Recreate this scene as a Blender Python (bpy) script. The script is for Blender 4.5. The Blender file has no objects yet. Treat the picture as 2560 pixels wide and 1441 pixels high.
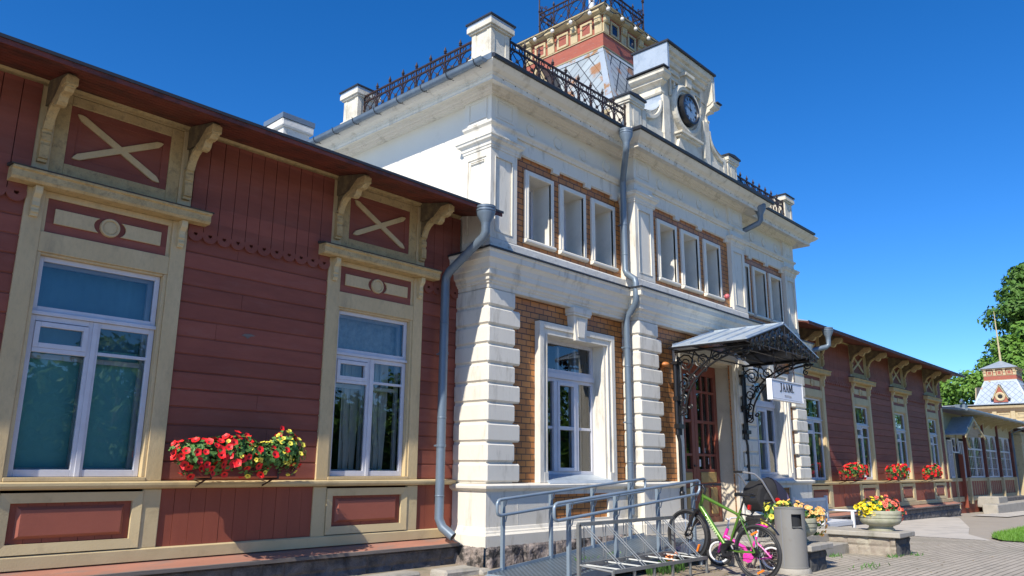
import bpy, math, random
from mathutils import Vector, Matrix, noise
R = math.radians
PI = math.pi
random.seed(11)
scene = bpy.context.scene
COL = scene.collection
OFF = {}

# ------------------------------------------------------------------ mesh builder
class MB:
    def __init__(s):
        s.v = []; s.f = []; s.m = []
    def add(s, vs, fs, m=0):
        o = len(s.v)
        s.v += [tuple(p) for p in vs]
        s.f += [[i + o for i in f] for f in fs]
        s.m += [m] * len(fs)
        return s
    def box(s, x0, x1, y0, y1, z0, z1, m=0):
        v = [(x0,y0,z0),(x1,y0,z0),(x1,y1,z0),(x0,y1,z0),(x0,y0,z1),(x1,y0,z1),(x1,y1,z1),(x0,y1,z1)]
        return s.add(v, [[0,3,2,1],[4,5,6,7],[0,1,5,4],[1,2,6,5],[2,3,7,6],[3,0,4,7]], m)
    def cbox(s, x0, x1, y0, y1, z0, z1, c=.02, m=0):
        """box whose vertical and horizontal edges are chamfered on every side"""
        X=(x0,x0+c,x1-c,x1); Y=(y0,y0+c,y1-c,y1); Z=(z0,z0+c,z1-c,z1)
        pts=[]
        idx={}
        for i in (0,1,2,3):
            for j in (0,1,2,3):
                for k in (0,1,2,3):
                    if (i in (0,3))+(j in (0,3))+(k in (0,3))==1:
                        idx[(i,j,k)]=len(pts); pts.append((X[i],Y[j],Z[k]))
        F=[]
        g=lambda *a:[idx[t] for t in a]
        for e in (0,3):
            F.append(g((e,1,1),(e,2,1),(e,2,2),(e,1,2))); F.append(g((1,e,1),(2,e,1),(2,e,2),(1,e,2))); F.append(g((1,1,e),(2,1,e),(2,2,e),(1,2,e)))
        n={0:1,3:2}
        for i in (0,3):
            for j in (0,3):
                F.append(g((i,n[j],1),(n[i],j,1),(n[i],j,2),(i,n[j],2)))
                F.append(g((i,1,n[j]),(n[i],1,j),(n[i],2,j),(i,2,n[j])))
                F.append(g((1,i,n[j]),(1,n[i],j),(2,n[i],j),(2,i,n[j])))
                for k in (0,3):
                    F.append(g((i,n[j],n[k]),(n[i],j,n[k]),(n[i],n[j],k)))
        return s.add(pts,F,m)
    def prism(s, pts, axis, a0, a1, m=0):
        n=len(pts)
        def P(p,a):
            return (a,p[0],p[1]) if axis=='x' else (p[0],a,p[1]) if axis=='y' else (p[0],p[1],a)
        v=[P(p,a0) for p in pts]+[P(p,a1) for p in pts]
        f=[list(range(n))[::-1],list(range(n,2*n))]+[[i,(i+1)%n,n+(i+1)%n,n+i] for i in range(n)]
        return s.add(v,f,m)
    def tube(s, pts, r, n=6, closed=False, m=0, caps=True):
        P=[Vector(p) for p in pts]
        k=len(P)
        rr=r if isinstance(r,(list,tuple)) else [r]*k
        tang=[]
        for i in range(k):
            a=P[(i-1)%k] if (closed or i>0) else P[i]
            b=P[(i+1)%k] if (closed or i<k-1) else P[i]
            t=(b-a)
            if t.length<1e-9: t=Vector((0,0,1))
            tang.append(t.normalized())
        up=Vector((0,0,1)) if abs(tang[0].z)<.9 else Vector((1,0,0))
        nn=(up-tang[0]*up.dot(tang[0])).normalized()
        v=[]
        for i in range(k):
            nn=(nn-tang[i]*nn.dot(tang[i]))
            nn=nn.normalized() if nn.length>1e-6 else tang[i].orthogonal().normalized()
            b=tang[i].cross(nn)
            for j in range(n):
                a=2*PI*(j+.5)/n
                v.append(P[i]+(nn*math.cos(a)+b*math.sin(a))*rr[i])
        f=[]
        for i in range(k if closed else k-1):
            for j in range(n):
                f.append([i*n+j,i*n+(j+1)%n,((i+1)%k)*n+(j+1)%n,((i+1)%k)*n+j])
        if caps and not closed:
            f.append(list(range(n))[::-1]); f.append(list(range((k-1)*n,k*n)))
        return s.add(v,f,m)
    def lathe(s, prof, c, n=24, axis='z', m=0, a0=0, a1=2*PI):
        full=abs(a1-a0-2*PI)<1e-6
        kk=n if full else n+1
        v=[]
        for (r,z) in prof:
            for j in range(kk):
                a=a0+(a1-a0)*j/n
                p=(r*math.cos(a),r*math.sin(a),z)
                if axis=='x': p=(z,r*math.cos(a),r*math.sin(a))
                elif axis=='y': p=(r*math.cos(a),z,r*math.sin(a))
                v.append((c[0]+p[0],c[1]+p[1],c[2]+p[2]))
        f=[]
        for i in range(len(prof)-1):
            for j in range(n):
                j2=(j+1)%kk
                f.append([i*kk+j,i*kk+j2,(i+1)*kk+j2,(i+1)*kk+j])
        return s.add(v,f,m)
    def sphere(s, c, r, n=10, m=0, sc=(1,1,1)):
        pr=[(max(1e-4,math.sin(PI*i/n)),-math.cos(PI*i/n)) for i in range(n+1)]
        b=MB(); b.lathe(pr,(0,0,0),n=2*n if n<8 else n+4)
        return s.add([(c[0]+x*r*sc[0],c[1]+y*r*sc[1],c[2]+z*r*sc[2]) for x,y,z in b.v],b.f,m)
    def sweep(s, path, prof, m=0, caps=True, closed=False):
        """profile of (outward, z) along a plan path; outward is the right hand of travel"""
        P=[Vector(p) for p in path]; k=len(P)
        def nrm(a,b):
            d=(b-a).normalized(); return Vector((d.y,-d.x))
        rows=[]
        for i in range(k):
            n1=nrm(P[i-1],P[i]) if (i>0 or closed) else None
            n2=nrm(P[i],P[(i+1)%k]) if (i<k-1 or closed) else None
            if n1 is None: mv=n2
            elif n2 is None: mv=n1
            else: mv=(n1+n2)/(1+n1.dot(n2))
            rows.append([(P[i].x+mv.x*o,P[i].y+mv.y*o,z) for o,z in prof])
        q=len(prof)
        v=[p for r in rows for p in r]
        f=[]
        for i in range(k if closed else k-1):
            for j in range(q-1):
                a=i*q+j; b=((i+1)%k)*q+j
                f.append([a,b,b+1,a+1])
        if caps and not closed:
            f.append(list(range(q))); f.append(list(range((k-1)*q,k*q))[::-1])
        return s.add(v,f,m)
    def wall(s, x0, x1, z0, z1, y, holes=(), depth=0.0, m=0, mr=None):
        xs=sorted({x0,x1,*[h[0] for h in holes],*[h[1] for h in holes]})
        zs=sorted({z0,z1,*[h[2] for h in holes],*[h[3] for h in holes]})
        for i in range(len(xs)-1):
            for k in range(len(zs)-1):
                cx=(xs[i]+xs[i+1])/2; cz=(zs[k]+zs[k+1])/2
                if any(h[0]<cx<h[1] and h[2]<cz<h[3] for h in holes): continue
                s.add([(xs[i],y,zs[k]),(xs[i+1],y,zs[k]),(xs[i+1],y,zs[k+1]),(xs[i],y,zs[k+1])],[[0,1,2,3]],m)
        if depth:
            mr=m if mr is None else mr
            for a,b,c,d in holes:
                Y=y+depth
                s.add([(a,y,c),(b,y,c),(b,Y,c),(a,Y,c),(a,y,d),(b,y,d),(b,Y,d),(a,Y,d)],[[0,3,2,1],[4,5,6,7],[1,2,6,5],[3,0,4,7]],mr)
        return s
    def frame(s, x0, x1, z0, z1, w, y0, y1, m=0, wb=None, wt=None):
        """rectangular picture-frame in the XZ plane, members butted"""
        wb=w if wb is None else wb; wt=w if wt is None else wt
        s.box(x0,x0+w,y0,y1,z0,z1,m); s.box(x1-w,x1,y0,y1,z0,z1,m)
        if wb: s.box(x0+w,x1-w,y0,y1,z0,z0+wb,m)
        if wt: s.box(x0+w,x1-w,y0,y1,z1-wt,z1,m)
        return s
    def xf(s, M):
        s.v=[tuple(M@Vector(p)) for p in s.v]; return s
    def merge(s, o):
        k=len(s.v); s.v+=o.v; s.f+=[[i+k for i in f] for f in o.f]; s.m+=o.m; return s
    def clusters(s, tol=.02):
        n=len(s.v); p=list(range(n))
        def f(a):
            while p[a]!=a: p[a]=p[p[a]]; a=p[a]
            return a
        for fc in s.f:
            a=f(fc[0])
            for i in fc[1:]:
                c=f(i)
                if c!=a: p[c]=a
        g={}
        for i in range(n):
            r=f(i); v=s.v[i]; b=g.get(r)
            if b is None: g[r]=[v[0]-tol,v[1]-tol,v[2]-tol,v[0]+tol,v[1]+tol,v[2]+tol]
            else:
                for k in range(3): b[k]=min(b[k],v[k]-tol); b[k+3]=max(b[k+3],v[k]+tol)
        ks=list(g); m=len(ks)
        if m>500: return None
        q={k:k for k in ks}
        def h(a):
            while q[a]!=a: q[a]=q[q[a]]; a=q[a]
            return a
        for i in range(m):
            A=g[ks[i]]
            for j in range(i):
                B=g[ks[j]]
                if A[0]<=B[3] and B[0]<=A[3] and A[1]<=B[4] and B[1]<=A[4] and A[2]<=B[5] and B[2]<=A[5]:
                    a,b=h(ks[i]),h(ks[j])
                    if a!=b: q[b]=a
        out={}
        for fc,mm in zip(s.f,s.m): out.setdefault(h(f(fc[0])),[]).append((fc,mm))
        return list(out.values())
    NOSPLIT={'foliage','crown','lawn_grass','joint_weeds','leaves','yellow_heads','spokes','sign_lettering','sign_border','gable_scrollwork','trunk','cable','window','frame_decal','stone_block','lawn_base'}
    def build(s, name, mats, parent=None, split=True, **k):
        if split and parent is not None and name not in MB.NOSPLIT and 4<len(s.v)<30000:
            cl=s.clusters()
            if cl and 1<len(cl)<=100:
                res=None; cl.sort(key=len,reverse=True)
                for fs in cl:
                    b=MB(); mp={}
                    for fc,mm in fs:
                        nf=[]
                        for i in fc:
                            if i not in mp: mp[i]=len(b.v); b.v.append(s.v[i])
                            nf.append(mp[i])
                        b.f.append(nf); b.m.append(mm)
                    o=b._build(name,mats,parent,**k); res=res or o
                return res
        return s._build(name,mats,parent,**k)
    def _build(s, name, mats, parent=None, loc=None, smooth=False, bevel=0, auto=None):
        me=bpy.data.meshes.new(name)
        po=OFF.get(parent.name,Vector((0,0,0))) if parent else Vector((0,0,0))
        if loc is None:
            o3=po; vv=[(p[0]-po.x,p[1]-po.y,p[2]-po.z) for p in s.v]; L=Vector((0,0,0))
        else:
            L=Vector(loc)-po; o3=Vector(loc); vv=s.v
        me.from_pydata(vv,[],s.f)
        if not isinstance(mats,(list,tuple)): mats=[mats]
        for mm in mats: me.materials.append(mm)
        if len(mats)>1: me.polygons.foreach_set('material_index',s.m)
        me.update()
        ob=bpy.data.objects.new(name,me); COL.objects.link(ob)
        if smooth or auto:
            me.polygons.foreach_set('use_smooth',[True]*len(me.polygons))
            if auto:
                me.set_sharp_from_angle(angle=R(auto))
        if parent: ob.parent=parent
        ob.location=L
        OFF[ob.name]=o3
        if bevel:
            b=ob.modifiers.new('edge','BEVEL'); b.width=bevel; b.segments=2; b.limit_method='ANGLE'; b.angle_limit=R(40); b.harden_normals=False
        return ob

def tag(o,label,cat,group=None,kind=None):
    if label: o['label']=label
    if cat: o['category']=cat
    if group: o['group']=group
    if kind: o['kind']=kind
    return o
def thing(name,label,cat,loc=(0,0,0),rz=0,group=None):
    o=bpy.data.objects.new(name,None); COL.objects.link(o)
    o.location=loc; o.rotation_euler=(0,0,rz); o.empty_display_size=.2
    OFF[o.name]=Vector(loc)
    return tag(o,label,cat,group)
def part(name,parent,loc):
    """an empty-free pivot is not needed: parts are meshes"""
def copy_tree(o,parent=None,shift=None,loc=None):
    c=o.copy(); COL.objects.link(c)
    if parent is not None: c.parent=parent
    if loc is not None: c.location=loc
    if shift is not None: c.location=c.location+Vector(shift)
    for ch in list(o.children): copy_tree(ch,c)
    return c

# ------------------------------------------------------------------ materials
def _n(nt,t,**k):
    n=nt.nodes.new(t)
    for a,b in k.items(): setattr(n,a,b)
    return n
def mat(name, base, rough=.6, var=None, vscale=3.0, stain=None, sscale=1.2, samt=.5, slo=.5, shi=.65, bump=0, bscale=40, spec=.5, metal=0, stretch=(1,1,1), fine=0, coat=0, chip=None, chlo=.68, rows=None):
    """paint / stone / metal: base colour varied by noise, a stain with its own shape, chips and bump"""
    m=bpy.data.materials.new(name); m.use_nodes=True; nt=m.node_tree
    bs=nt.nodes['Principled BSDF']; L=nt.links
    bs.inputs['Roughness'].default_value=rough; bs.inputs['Metallic'].default_value=metal
    bs.inputs['Specular IOR Level'].default_value=spec
    if coat: bs.inputs['Coat Weight'].default_value=coat
    tc=_n(nt,'ShaderNodeTexCoord'); mp=_n(nt,'ShaderNodeMapping'); mp.inputs['Scale'].default_value=stretch
    L.new(tc.outputs['Object'],mp.inputs['Vector'])
    base=tuple(base)+(1,)
    cur=None
    def mixin(fac,colA,colB):
        mx=_n(nt,'ShaderNodeMix',data_type='RGBA')
        L.new(fac,mx.inputs[0])
        for c,i in ((colA,6),(colB,7)):
            if isinstance(c,tuple): mx.inputs[i].default_value=c
            else: L.new(c,mx.inputs[i])
        return mx.outputs[2]
    def ramp(fac,lo,hi):
        r=_n(nt,'ShaderNodeMapRange'); r.inputs[1].default_value=lo; r.inputs[2].default_value=hi
        L.new(fac,r.inputs[0]); return r.outputs[0]
    def noise_tex(scale,detail=6,rg=.6):
        t=_n(nt,'ShaderNodeTexNoise'); t.inputs['Scale'].default_value=scale; t.inputs['Detail'].default_value=detail; t.inputs['Roughness'].default_value=rg
        L.new(mp.outputs['Vector'],t.inputs['Vector']); return t.outputs['Fac']
    cur=base
    if var:
        cur=mixin(ramp(noise_tex(vscale),.3,.7),base,tuple(var)+(1,))
    if fine:
        d=tuple(c*(1-fine) for c in base[:3])+(1,)
        cur=mixin(ramp(noise_tex(vscale*14,4,.7),.45,.75),cur,d)
    if stain:
        f=ramp(noise_tex(sscale,9,.68),slo,shi)
        mu=_n(nt,'ShaderNodeMath',operation='MULTIPLY'); mu.inputs[1].default_value=samt; L.new(f,mu.inputs[0])
        cur=mixin(mu.outputs[0],cur,tuple(stain)+(1,))
    if rows:
        sp=_n(nt,'ShaderNodeSeparateXYZ'); L.new(tc.outputs['Object'],sp.inputs[0])
        a=_n(nt,'ShaderNodeMath',operation='MULTIPLY_ADD'); a.inputs[1].default_value=1/rows[0]; a.inputs[2].default_value=-1.222/rows[0]+50; L.new(sp.outputs[2],a.inputs[0])
        fl=_n(nt,'ShaderNodeMath',operation='FLOOR'); L.new(a.outputs[0],fl.inputs[0])
        wn=_n(nt,'ShaderNodeTexWhiteNoise',noise_dimensions='1D'); L.new(fl.outputs[0],wn.inputs['W'])
        mr=_n(nt,'ShaderNodeMapRange'); mr.inputs[3].default_value=1-rows[1]; mr.inputs[4].default_value=1+rows[1]; L.new(wn.outputs['Value'],mr.inputs[0])
        mx=_n(nt,'ShaderNodeMix',data_type='RGBA',blend_type='MULTIPLY'); mx.inputs[0].default_value=1
        if isinstance(cur,tuple): mx.inputs[6].default_value=cur
        else: L.new(cur,mx.inputs[6])
        L.new(mr.outputs[0],mx.inputs[7]); cur=mx.outputs[2]
    if chip:
        f=ramp(noise_tex(9,8,.75),chlo,chlo+.03)
        cur=mixin(f,cur,tuple(chip)+(1,))
    if isinstance(cur,tuple): bs.inputs['Base Color'].default_value=cur
    else: L.new(cur,bs.inputs['Base Color'])
    if bump:
        bp=_n(nt,'ShaderNodeBump'); bp.inputs['Strength'].default_value=bump; bp.inputs['Distance'].default_value=.01
        L.new(noise_tex(bscale,5,.6),bp.inputs['Height']); L.new(bp.outputs[0],bs.inputs['Normal'])
    return m

def brickmat(name,c1,c2,mortar,bw,bh,ms,rough=.5,plane='xz',bump=.4,offset=.5,rot=0,var=.15,spec=.5,stain=None,bias=0,scl=None):
    m=bpy.data.materials.new(name); m.use_nodes=True; nt=m.node_tree; L=nt.links
    bs=nt.nodes['Principled BSDF']; bs.inputs['Roughness'].default_value=rough; bs.inputs['Specular IOR Level'].default_value=spec
    tc=_n(nt,'ShaderNodeTexCoord'); sp=_n(nt,'ShaderNodeSeparateXYZ'); cb=_n(nt,'ShaderNodeCombineXYZ')
    L.new(tc.outputs['Object'],sp.inputs[0])
    L.new(sp.outputs[0 if plane!='yz' else 1],cb.inputs[0]); L.new(sp.outputs[2 if plane!='xy' else 1],cb.inputs[1])
    mp=_n(nt,'ShaderNodeMapping'); mp.inputs['Rotation'].default_value=(0,0,rot)
    if scl: mp.inputs['Scale'].default_value=scl
    L.new(cb.outputs[0],mp.inputs[0])
    bt=_n(nt,'ShaderNodeTexBrick'); bt.offset=offset; bt.inputs['Scale'].default_value=1
    bt.inputs['Color1'].default_value=tuple(c1)+(1,); bt.inputs['Color2'].default_value=tuple(c2)+(1,); bt.inputs['Mortar'].default_value=tuple(mortar)+(1,)
    bt.inputs['Brick Width'].default_value=bw; bt.inputs['Row Height'].default_value=bh; bt.inputs['Mortar Size'].default_value=ms; bt.inputs['Bias'].default_value=bias
    L.new(mp.outputs[0],bt.inputs['Vector'])
    no=_n(nt,'ShaderNodeTexNoise'); no.inputs['Scale'].default_value=2.5; no.inputs['Detail'].default_value=7; no.inputs['Roughness'].default_value=.65
    L.new(tc.outputs['Object'],no.inputs['Vector'])
    mr=_n(nt,'ShaderNodeMapRange'); mr.inputs[1].default_value=.3; mr.inputs[2].default_value=.7; mr.inputs[3].default_value=1-var; mr.inputs[4].default_value=1+var
    L.new(no.outputs['Fac'],mr.inputs[0])
    mx=_n(nt,'ShaderNodeMix',data_type='RGBA',blend_type='MULTIPLY'); mx.inputs[0].default_value=1
    L.new(bt.outputs['Color'],mx.inputs[6]); L.new(mr.outputs[0],mx.inputs[7])
    out=mx.outputs[2]
    if stain:
        n2=_n(nt,'ShaderNodeTexNoise'); n2.inputs['Scale'].default_value=stain[1]; n2.inputs['Detail'].default_value=8
        L.new(tc.outputs['Object'],n2.inputs['Vector'])
        r2=_n(nt,'ShaderNodeMapRange'); r2.inputs[1].default_value=stain[2]; r2.inputs[2].default_value=stain[3]; r2.inputs[4].default_value=stain[4]
        L.new(n2.outputs['Fac'],r2.inputs[0])
        m2=_n(nt,'ShaderNodeMix',data_type='RGBA'); L.new(r2.outputs[0],m2.inputs[0]); L.new(out,m2.inputs[6]); m2.inputs[7].default_value=tuple(stain[0])+(1,)
        out=m2.outputs[2]
    L.new(out,bs.inputs['Base Color'])
    bp=_n(nt,'ShaderNodeBump'); bp.inputs['Strength'].default_value=bump; bp.inputs['Distance'].default_value=.008; bp.invert=True
    L.new(bt.outputs['Fac'],bp.inputs['Height']); L.new(bp.outputs[0],bs.inputs['Normal'])
    return m

def glassmat(name,tint=(.9,.95,.95),boost=0.0,wob=.0):
    m=bpy.data.materials.new(name); m.use_nodes=True; nt=m.node_tree; L=nt.links
    nt.nodes.remove(nt.nodes['Principled BSDF'])
    o=nt.nodes['Material Output']
    tr=_n(nt,'ShaderNodeBsdfTransparent'); tr.inputs[0].default_value=tuple(tint)+(1,)
    gl=_n(nt,'ShaderNodeBsdfGlossy'); gl.inputs['Roughness'].default_value=.01; gl.inputs[0].default_value=(.95,.97,1,1)
    fr=_n(nt,'ShaderNodeFresnel'); fr.inputs[0].default_value=1.55
    ad=_n(nt,'ShaderNodeMath',operation='MULTIPLY_ADD'); ad.inputs[1].default_value=1.25; ad.inputs[2].default_value=boost; ad.use_clamp=True
    L.new(fr.outputs[0],ad.inputs[0])
    mx=_n(nt,'ShaderNodeMixShader'); L.new(ad.outputs[0],mx.inputs[0]); L.new(tr.outputs[0],mx.inputs[1]); L.new(gl.outputs[0],mx.inputs[2])
    if wob:
        no=_n(nt,'ShaderNodeTexNoise'); no.inputs['Scale'].default_value=1.3; no.inputs['Detail'].default_value=1
        bp=_n(nt,'ShaderNodeBump'); bp.inputs['Strength'].default_value=wob; bp.inputs['Distance'].default_value=.02
        tc=_n(nt,'ShaderNodeTexCoord'); L.new(tc.outputs['Object'],no.inputs['Vector'])
        L.new(no.outputs['Fac'],bp.inputs['Height']); L.new(bp.outputs[0],gl.inputs['Normal']); 
    L.new(mx.outputs[0],o.inputs[0])
    return m

M={}
M['red']=mat('red_paint',(.285,.088,.06),.62,var=(.205,.062,.045),vscale=1.6,stain=(.27,.11,.085),sscale=2.2,samt=.55,slo=.52,shi=.72,bump=.25,bscale=60,stretch=(1,1,4),fine=.15,spec=.25,rows=(.2,.13),chip=(.34,.2,.16),chlo=.735)
M['redlow']=mat('red_paint_lower',(.31,.085,.05),.6,var=(.25,.068,.042),vscale=1.8,bump=.3,bscale=50,stretch=(3,3,.6),fine=.15,chip=(.42,.3,.22),chlo=.71,spec=.3)  # lower boards: a little lighter and more orange than the wall red
M['redpanel']=mat('red_panel_paint',(.34,.1,.062),.5,var=(.28,.082,.052),vscale=2,bump=.15,bscale=30,fine=.08)
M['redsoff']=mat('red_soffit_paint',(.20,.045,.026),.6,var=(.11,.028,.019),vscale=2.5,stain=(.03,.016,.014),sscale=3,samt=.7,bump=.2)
M['cream']=mat('cream_paint',(.60,.46,.255),.55,var=(.53,.395,.205),vscale=2.2,stain=(.16,.13,.09),sscale=2.6,samt=.6,slo=.54,shi=.78,bump=.25,bscale=70,fine=.2,stretch=(1,1,.45))
M['creamlow']=mat('cream_paint_faded',(.60,.48,.27),.55,var=(.52,.405,.22),vscale=2,stain=(.3,.23,.13),sscale=3,samt=.5,slo=.55,shi=.72,bump=.25,bscale=60,chip=(.26,.2,.13),chlo=.73)
M['creamdirty']=mat('cream_paint_lichen',(.54,.40,.20),.7,var=(.45,.315,.135),vscale=4,stain=(.12,.095,.055),sscale=15,samt=.7,slo=.5,shi=.75,bump=.4,bscale=60,fine=.3)
M['hoodtop']=mat('grey_flashing',(.035,.037,.042),.6)
M['sash']=mat('white_sash_paint',(.60,.61,.66),.45,var=(.53,.53,.57),vscale=6,chip=(.26,.24,.22),chlo=.72,bump=.15)
M['glass']=glassmat('window_glass',boost=.03,wob=.12)
M['glassdark']=glassmat('window_glass_upper',boost=.02)
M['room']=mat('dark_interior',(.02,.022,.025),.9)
M['blind']=mat('teal_roller_blind',(.18,.50,.50),.8,var=(.16,.46,.47),vscale=1.5)
M['curtain']=mat('pale_curtain',(.5,.5,.47),.9)
M['lace']=mat('lace_curtain',(.42,.45,.45),.9,var=(.25,.28,.28),vscale=14)
M['ledge']=mat('terracotta_plank',(.42,.19,.13),.7,var=(.33,.15,.10),vscale=3,stain=(.2,.17,.15),sscale=4,samt=.7,bump=.2,stretch=(.5,2,2))
M['ledgegrey']=mat('bare_grey_timber',(.2,.17,.15),.8,var=(.1,.09,.085),vscale=5,stretch=(.3,3,6),bump=.3)
M['stone']=mat('dark_granite',(.085,.08,.08),.8,var=(.2,.185,.18),vscale=7,stain=(.03,.03,.03),sscale=3,samt=.8,bump=.8,bscale=25,fine=.4)
M['stonelight']=mat('speckled_granite',(.13,.11,.10),.8,var=(.46,.38,.33),vscale=11,stain=(.022,.021,.02),sscale=4.5,samt=.95,slo=.47,shi=.56,bump=.9,bscale=22,fine=.4)
M['roofmetal']=mat('grey_roof_sheet',(.34,.38,.42),.42,var=(.27,.31,.35),vscale=2,spec=.5,metal=.1)
M['roofedge']=mat('dark_roof_edge',(.022,.024,.03),.5)
M['zinc']=mat('zinc_sheet',(.42,.48,.54),.38,var=(.35,.41,.47),vscale=3,metal=.12,spec=.6,stain=(.2,.26,.33),sscale=5,samt=.5)
M['pipe']=mat('painted_zinc_pipe',(.165,.215,.27),.42,var=(.125,.165,.215),vscale=2.5,metal=.2,spec=.5,stretch=(1,1,.4),stain=(.09,.12,.15),sscale=2,samt=.5)
M['white']=mat('white_plaster',(.72,.68,.59),.7,var=(.67,.625,.535),vscale=1.2,stain=(.30,.265,.2),sscale=3.0,samt=.7,slo=.53,shi=.72,bump=.35,bscale=25,fine=.06,stretch=(1.6,1.6,.4))
M['whiteclean']=mat('smooth_white_plaster',(.73,.695,.61),.65,var=(.685,.645,.56),vscale=.8,stain=(.45,.42,.36),sscale=1.6,samt=.35,slo=.56,shi=.74,bump=.12,bscale=18)
M['whiteworn']=mat('worn_white_plaster',(.68,.66,.61),.8,var=(.59,.57,.52),vscale=2,stain=(.28,.26,.22),sscale=6,samt=.75,slo=.54,shi=.7,bump=.7,bscale=14,fine=.1,chip=(.16,.15,.13),chlo=.7)
M['whiteroof']=mat('speckled_white_pier',(.68,.635,.53),.8,var=(.57,.525,.43),vscale=3,stain=(.3,.27,.2),sscale=4,samt=.5,bump=.4,fine=.12,chip=(.14,.12,.09),chlo=.655)
M['tile']=brickmat('glazed_orange_brick',(.50,.20,.05),(.39,.145,.038),(.075,.036,.02),.212,.094,.008,rough=.42,bump=.6,var=.16,spec=.4,stain=((.12,.07,.045),1.7,.64,.7,.7))
M['tiledark']=M['tile']
M['iron']=mat('rusty_black_iron',(.022,.017,.017),.5,var=(.05,.025,.018),vscale=12,spec=.4)
M['ironblack']=mat('black_wrought_iron',(.012,.012,.013),.38,var=(.02,.018,.018),vscale=10,spec=.5)
M['sloperust']=brickmat('zinc_diamond_shingle',(.34,.39,.41),(.29,.335,.36),(.06,.065,.07),.30,.30,.012,rough=.45,plane='yz',bump=.5,offset=0,rot=R(45),var=.12,stain=((.30,.13,.035),1.9,.57,.64,.85),scl=(1.25,.95,1))
M['sloperustx']=brickmat('zinc_diamond_shingle_front',(.33,.38,.42),(.25,.29,.33),(.03,.035,.045),.30,.30,.016,rough=.45,plane='xz',bump=.5,offset=0,rot=R(45),var=.12,stain=((.25,.11,.035),2.2,.56,.62,.85),scl=(1.25,.95,1))
M['hipzinc']=mat('zinc_hip_strip',(.40,.46,.52),.4,var=(.34,.4,.46),vscale=3,metal=.2,stain=(.34,.17,.05),sscale=2.3,samt=.9,slo=.55,shi=.62)
M['redtower']=mat('flaking_red_boards',(.36,.095,.055),.65,var=(.30,.085,.055),vscale=3,stain=(.3,.2,.17),sscale=5,samt=.6,slo=.57,shi=.66,bump=.3,stretch=(1,1,5))
M['creamtower']=mat('pale_yellow_paint',(.52,.425,.25),.6,var=(.45,.355,.20),vscale=5,stain=(.2,.15,.08),sscale=7,samt=.7,slo=.55,shi=.7,bump=.2,fine=.1)
M['bulb']=mat('white_lamp_glass',(.75,.74,.7),.2)
M['door']=mat('red_brown_door_paint',(.27,.07,.04),.4,var=(.22,.058,.034),vscale=3,bump=.1,spec=.5)
M['doorpanel']=mat('ochre_door_panel',(.40,.27,.10),.5,var=(.34,.22,.08),vscale=4)
M['jamb']=mat('cream_door_reveal',(.62,.55,.43),.6,var=(.55,.48,.37),vscale=1.5,stain=(.4,.34,.26),sscale=2,samt=.5,bump=.1)
M['paper']=mat('white_paper_notice',(.7,.7,.72),.6)
M['rail']=mat('grey_blue_rail_paint',(.26,.33,.40),.35,var=(.21,.27,.33),vscale=4,metal=.25,spec=.5)
M['galv']=mat('galvanised_steel',(.27,.28,.28),.45,var=(.2,.21,.21),vscale=6,metal=.5)
M['deck']=None
M['rubber']=mat('black_tyre_rubber',(.03,.03,.032),.75)
M['blackplastic']=mat('black_plastic',(.014,.014,.016),.4)
M['green']=mat('metallic_green_frame',(.105,.225,.03),.35,var=(.08,.18,.022),vscale=3,metal=.25,coat=.2)
M['pink']=mat('pink_frame_paint',(.75,.03,.36),.3,coat=.5)
M['whiteplastic']=mat('white_plastic',(.75,.75,.76),.4)
M['chrome']=mat('polished_alloy',(.5,.5,.5),.25,metal=.9)
M['orange']=mat('orange_reflector',(.9,.22,.02),.3)
M['redlamp']=mat('red_reflector',(.5,.01,.01),.3)
M['bin']=mat('grey_powder_coat',(.225,.22,.205),.45,var=(.2,.195,.185),vscale=2,stain=(.14,.1,.07),sscale=7,samt=.4,slo=.62,shi=.7)
M['concrete']=mat('weathered_concrete',(.40,.37,.32),.85,var=(.3,.28,.24),vscale=4,stain=(.14,.14,.1),sscale=3,samt=.6,slo=.54,shi=.7,bump=.5,bscale=30,fine=.15)
M['urn']=mat('mossy_concrete_urn',(.40,.385,.3),.85,var=(.32,.33,.22),vscale=4,stain=(.16,.18,.09),sscale=5,samt=.6,bump=.3,fine=.15)
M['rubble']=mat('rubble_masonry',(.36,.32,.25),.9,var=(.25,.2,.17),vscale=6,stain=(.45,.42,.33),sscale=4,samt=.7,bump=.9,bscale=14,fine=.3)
M['rubbleshade']=mat('shaded_stone_end',(.05,.05,.052),.9,var=(.09,.09,.09),vscale=5,bump=.8,bscale=14)  # wall ends coloured near black for the shadow on their street side
M['fabric']=mat('black_pram_fabric',(.012,.012,.014),.85,var=(.02,.02,.022),vscale=5)
M['navy']=mat('navy_pram_hood',(.014,.015,.035),.8)
M['lining']=mat('mauve_hood_lining',(.12,.09,.16),.8)
M['lime']=mat('lime_strap',(.3,.6,.03),.6)
M['bench']=mat('white_bench_paint',(.66,.67,.68),.45,var=(.62,.63,.65),vscale=4)
M['signwhite']=mat('white_sign_board',(.72,.74,.80),.4)
M['ink']=mat('black_sign_ink',(.012,.012,.014),.6)
M['inkgrey']=mat('grey_sign_ink',(.22,.23,.26),.6)
M['clockface']=mat('pale_blue_clock_glass',(.22,.31,.41),.25,var=(.17,.25,.34),vscale=2,coat=.4)
M['leaf']=mat('petunia_leaf',(.055,.14,.028),.5,var=(.10,.22,.05),vscale=30,spec=.4)
M['redpetal']=mat('red_petal',(.80,.012,.012),.55,var=(.62,.006,.012),vscale=25)
M['redheart']=mat('dark_red_flower_throat',(.16,.003,.008),.7)
M['yellowpetal']=mat('lemon_petal',(.80,.72,.10),.55,var=(.75,.62,.06),vscale=25)
M['yellowheart']=mat('olive_flower_throat',(.30,.24,.02),.7)
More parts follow.
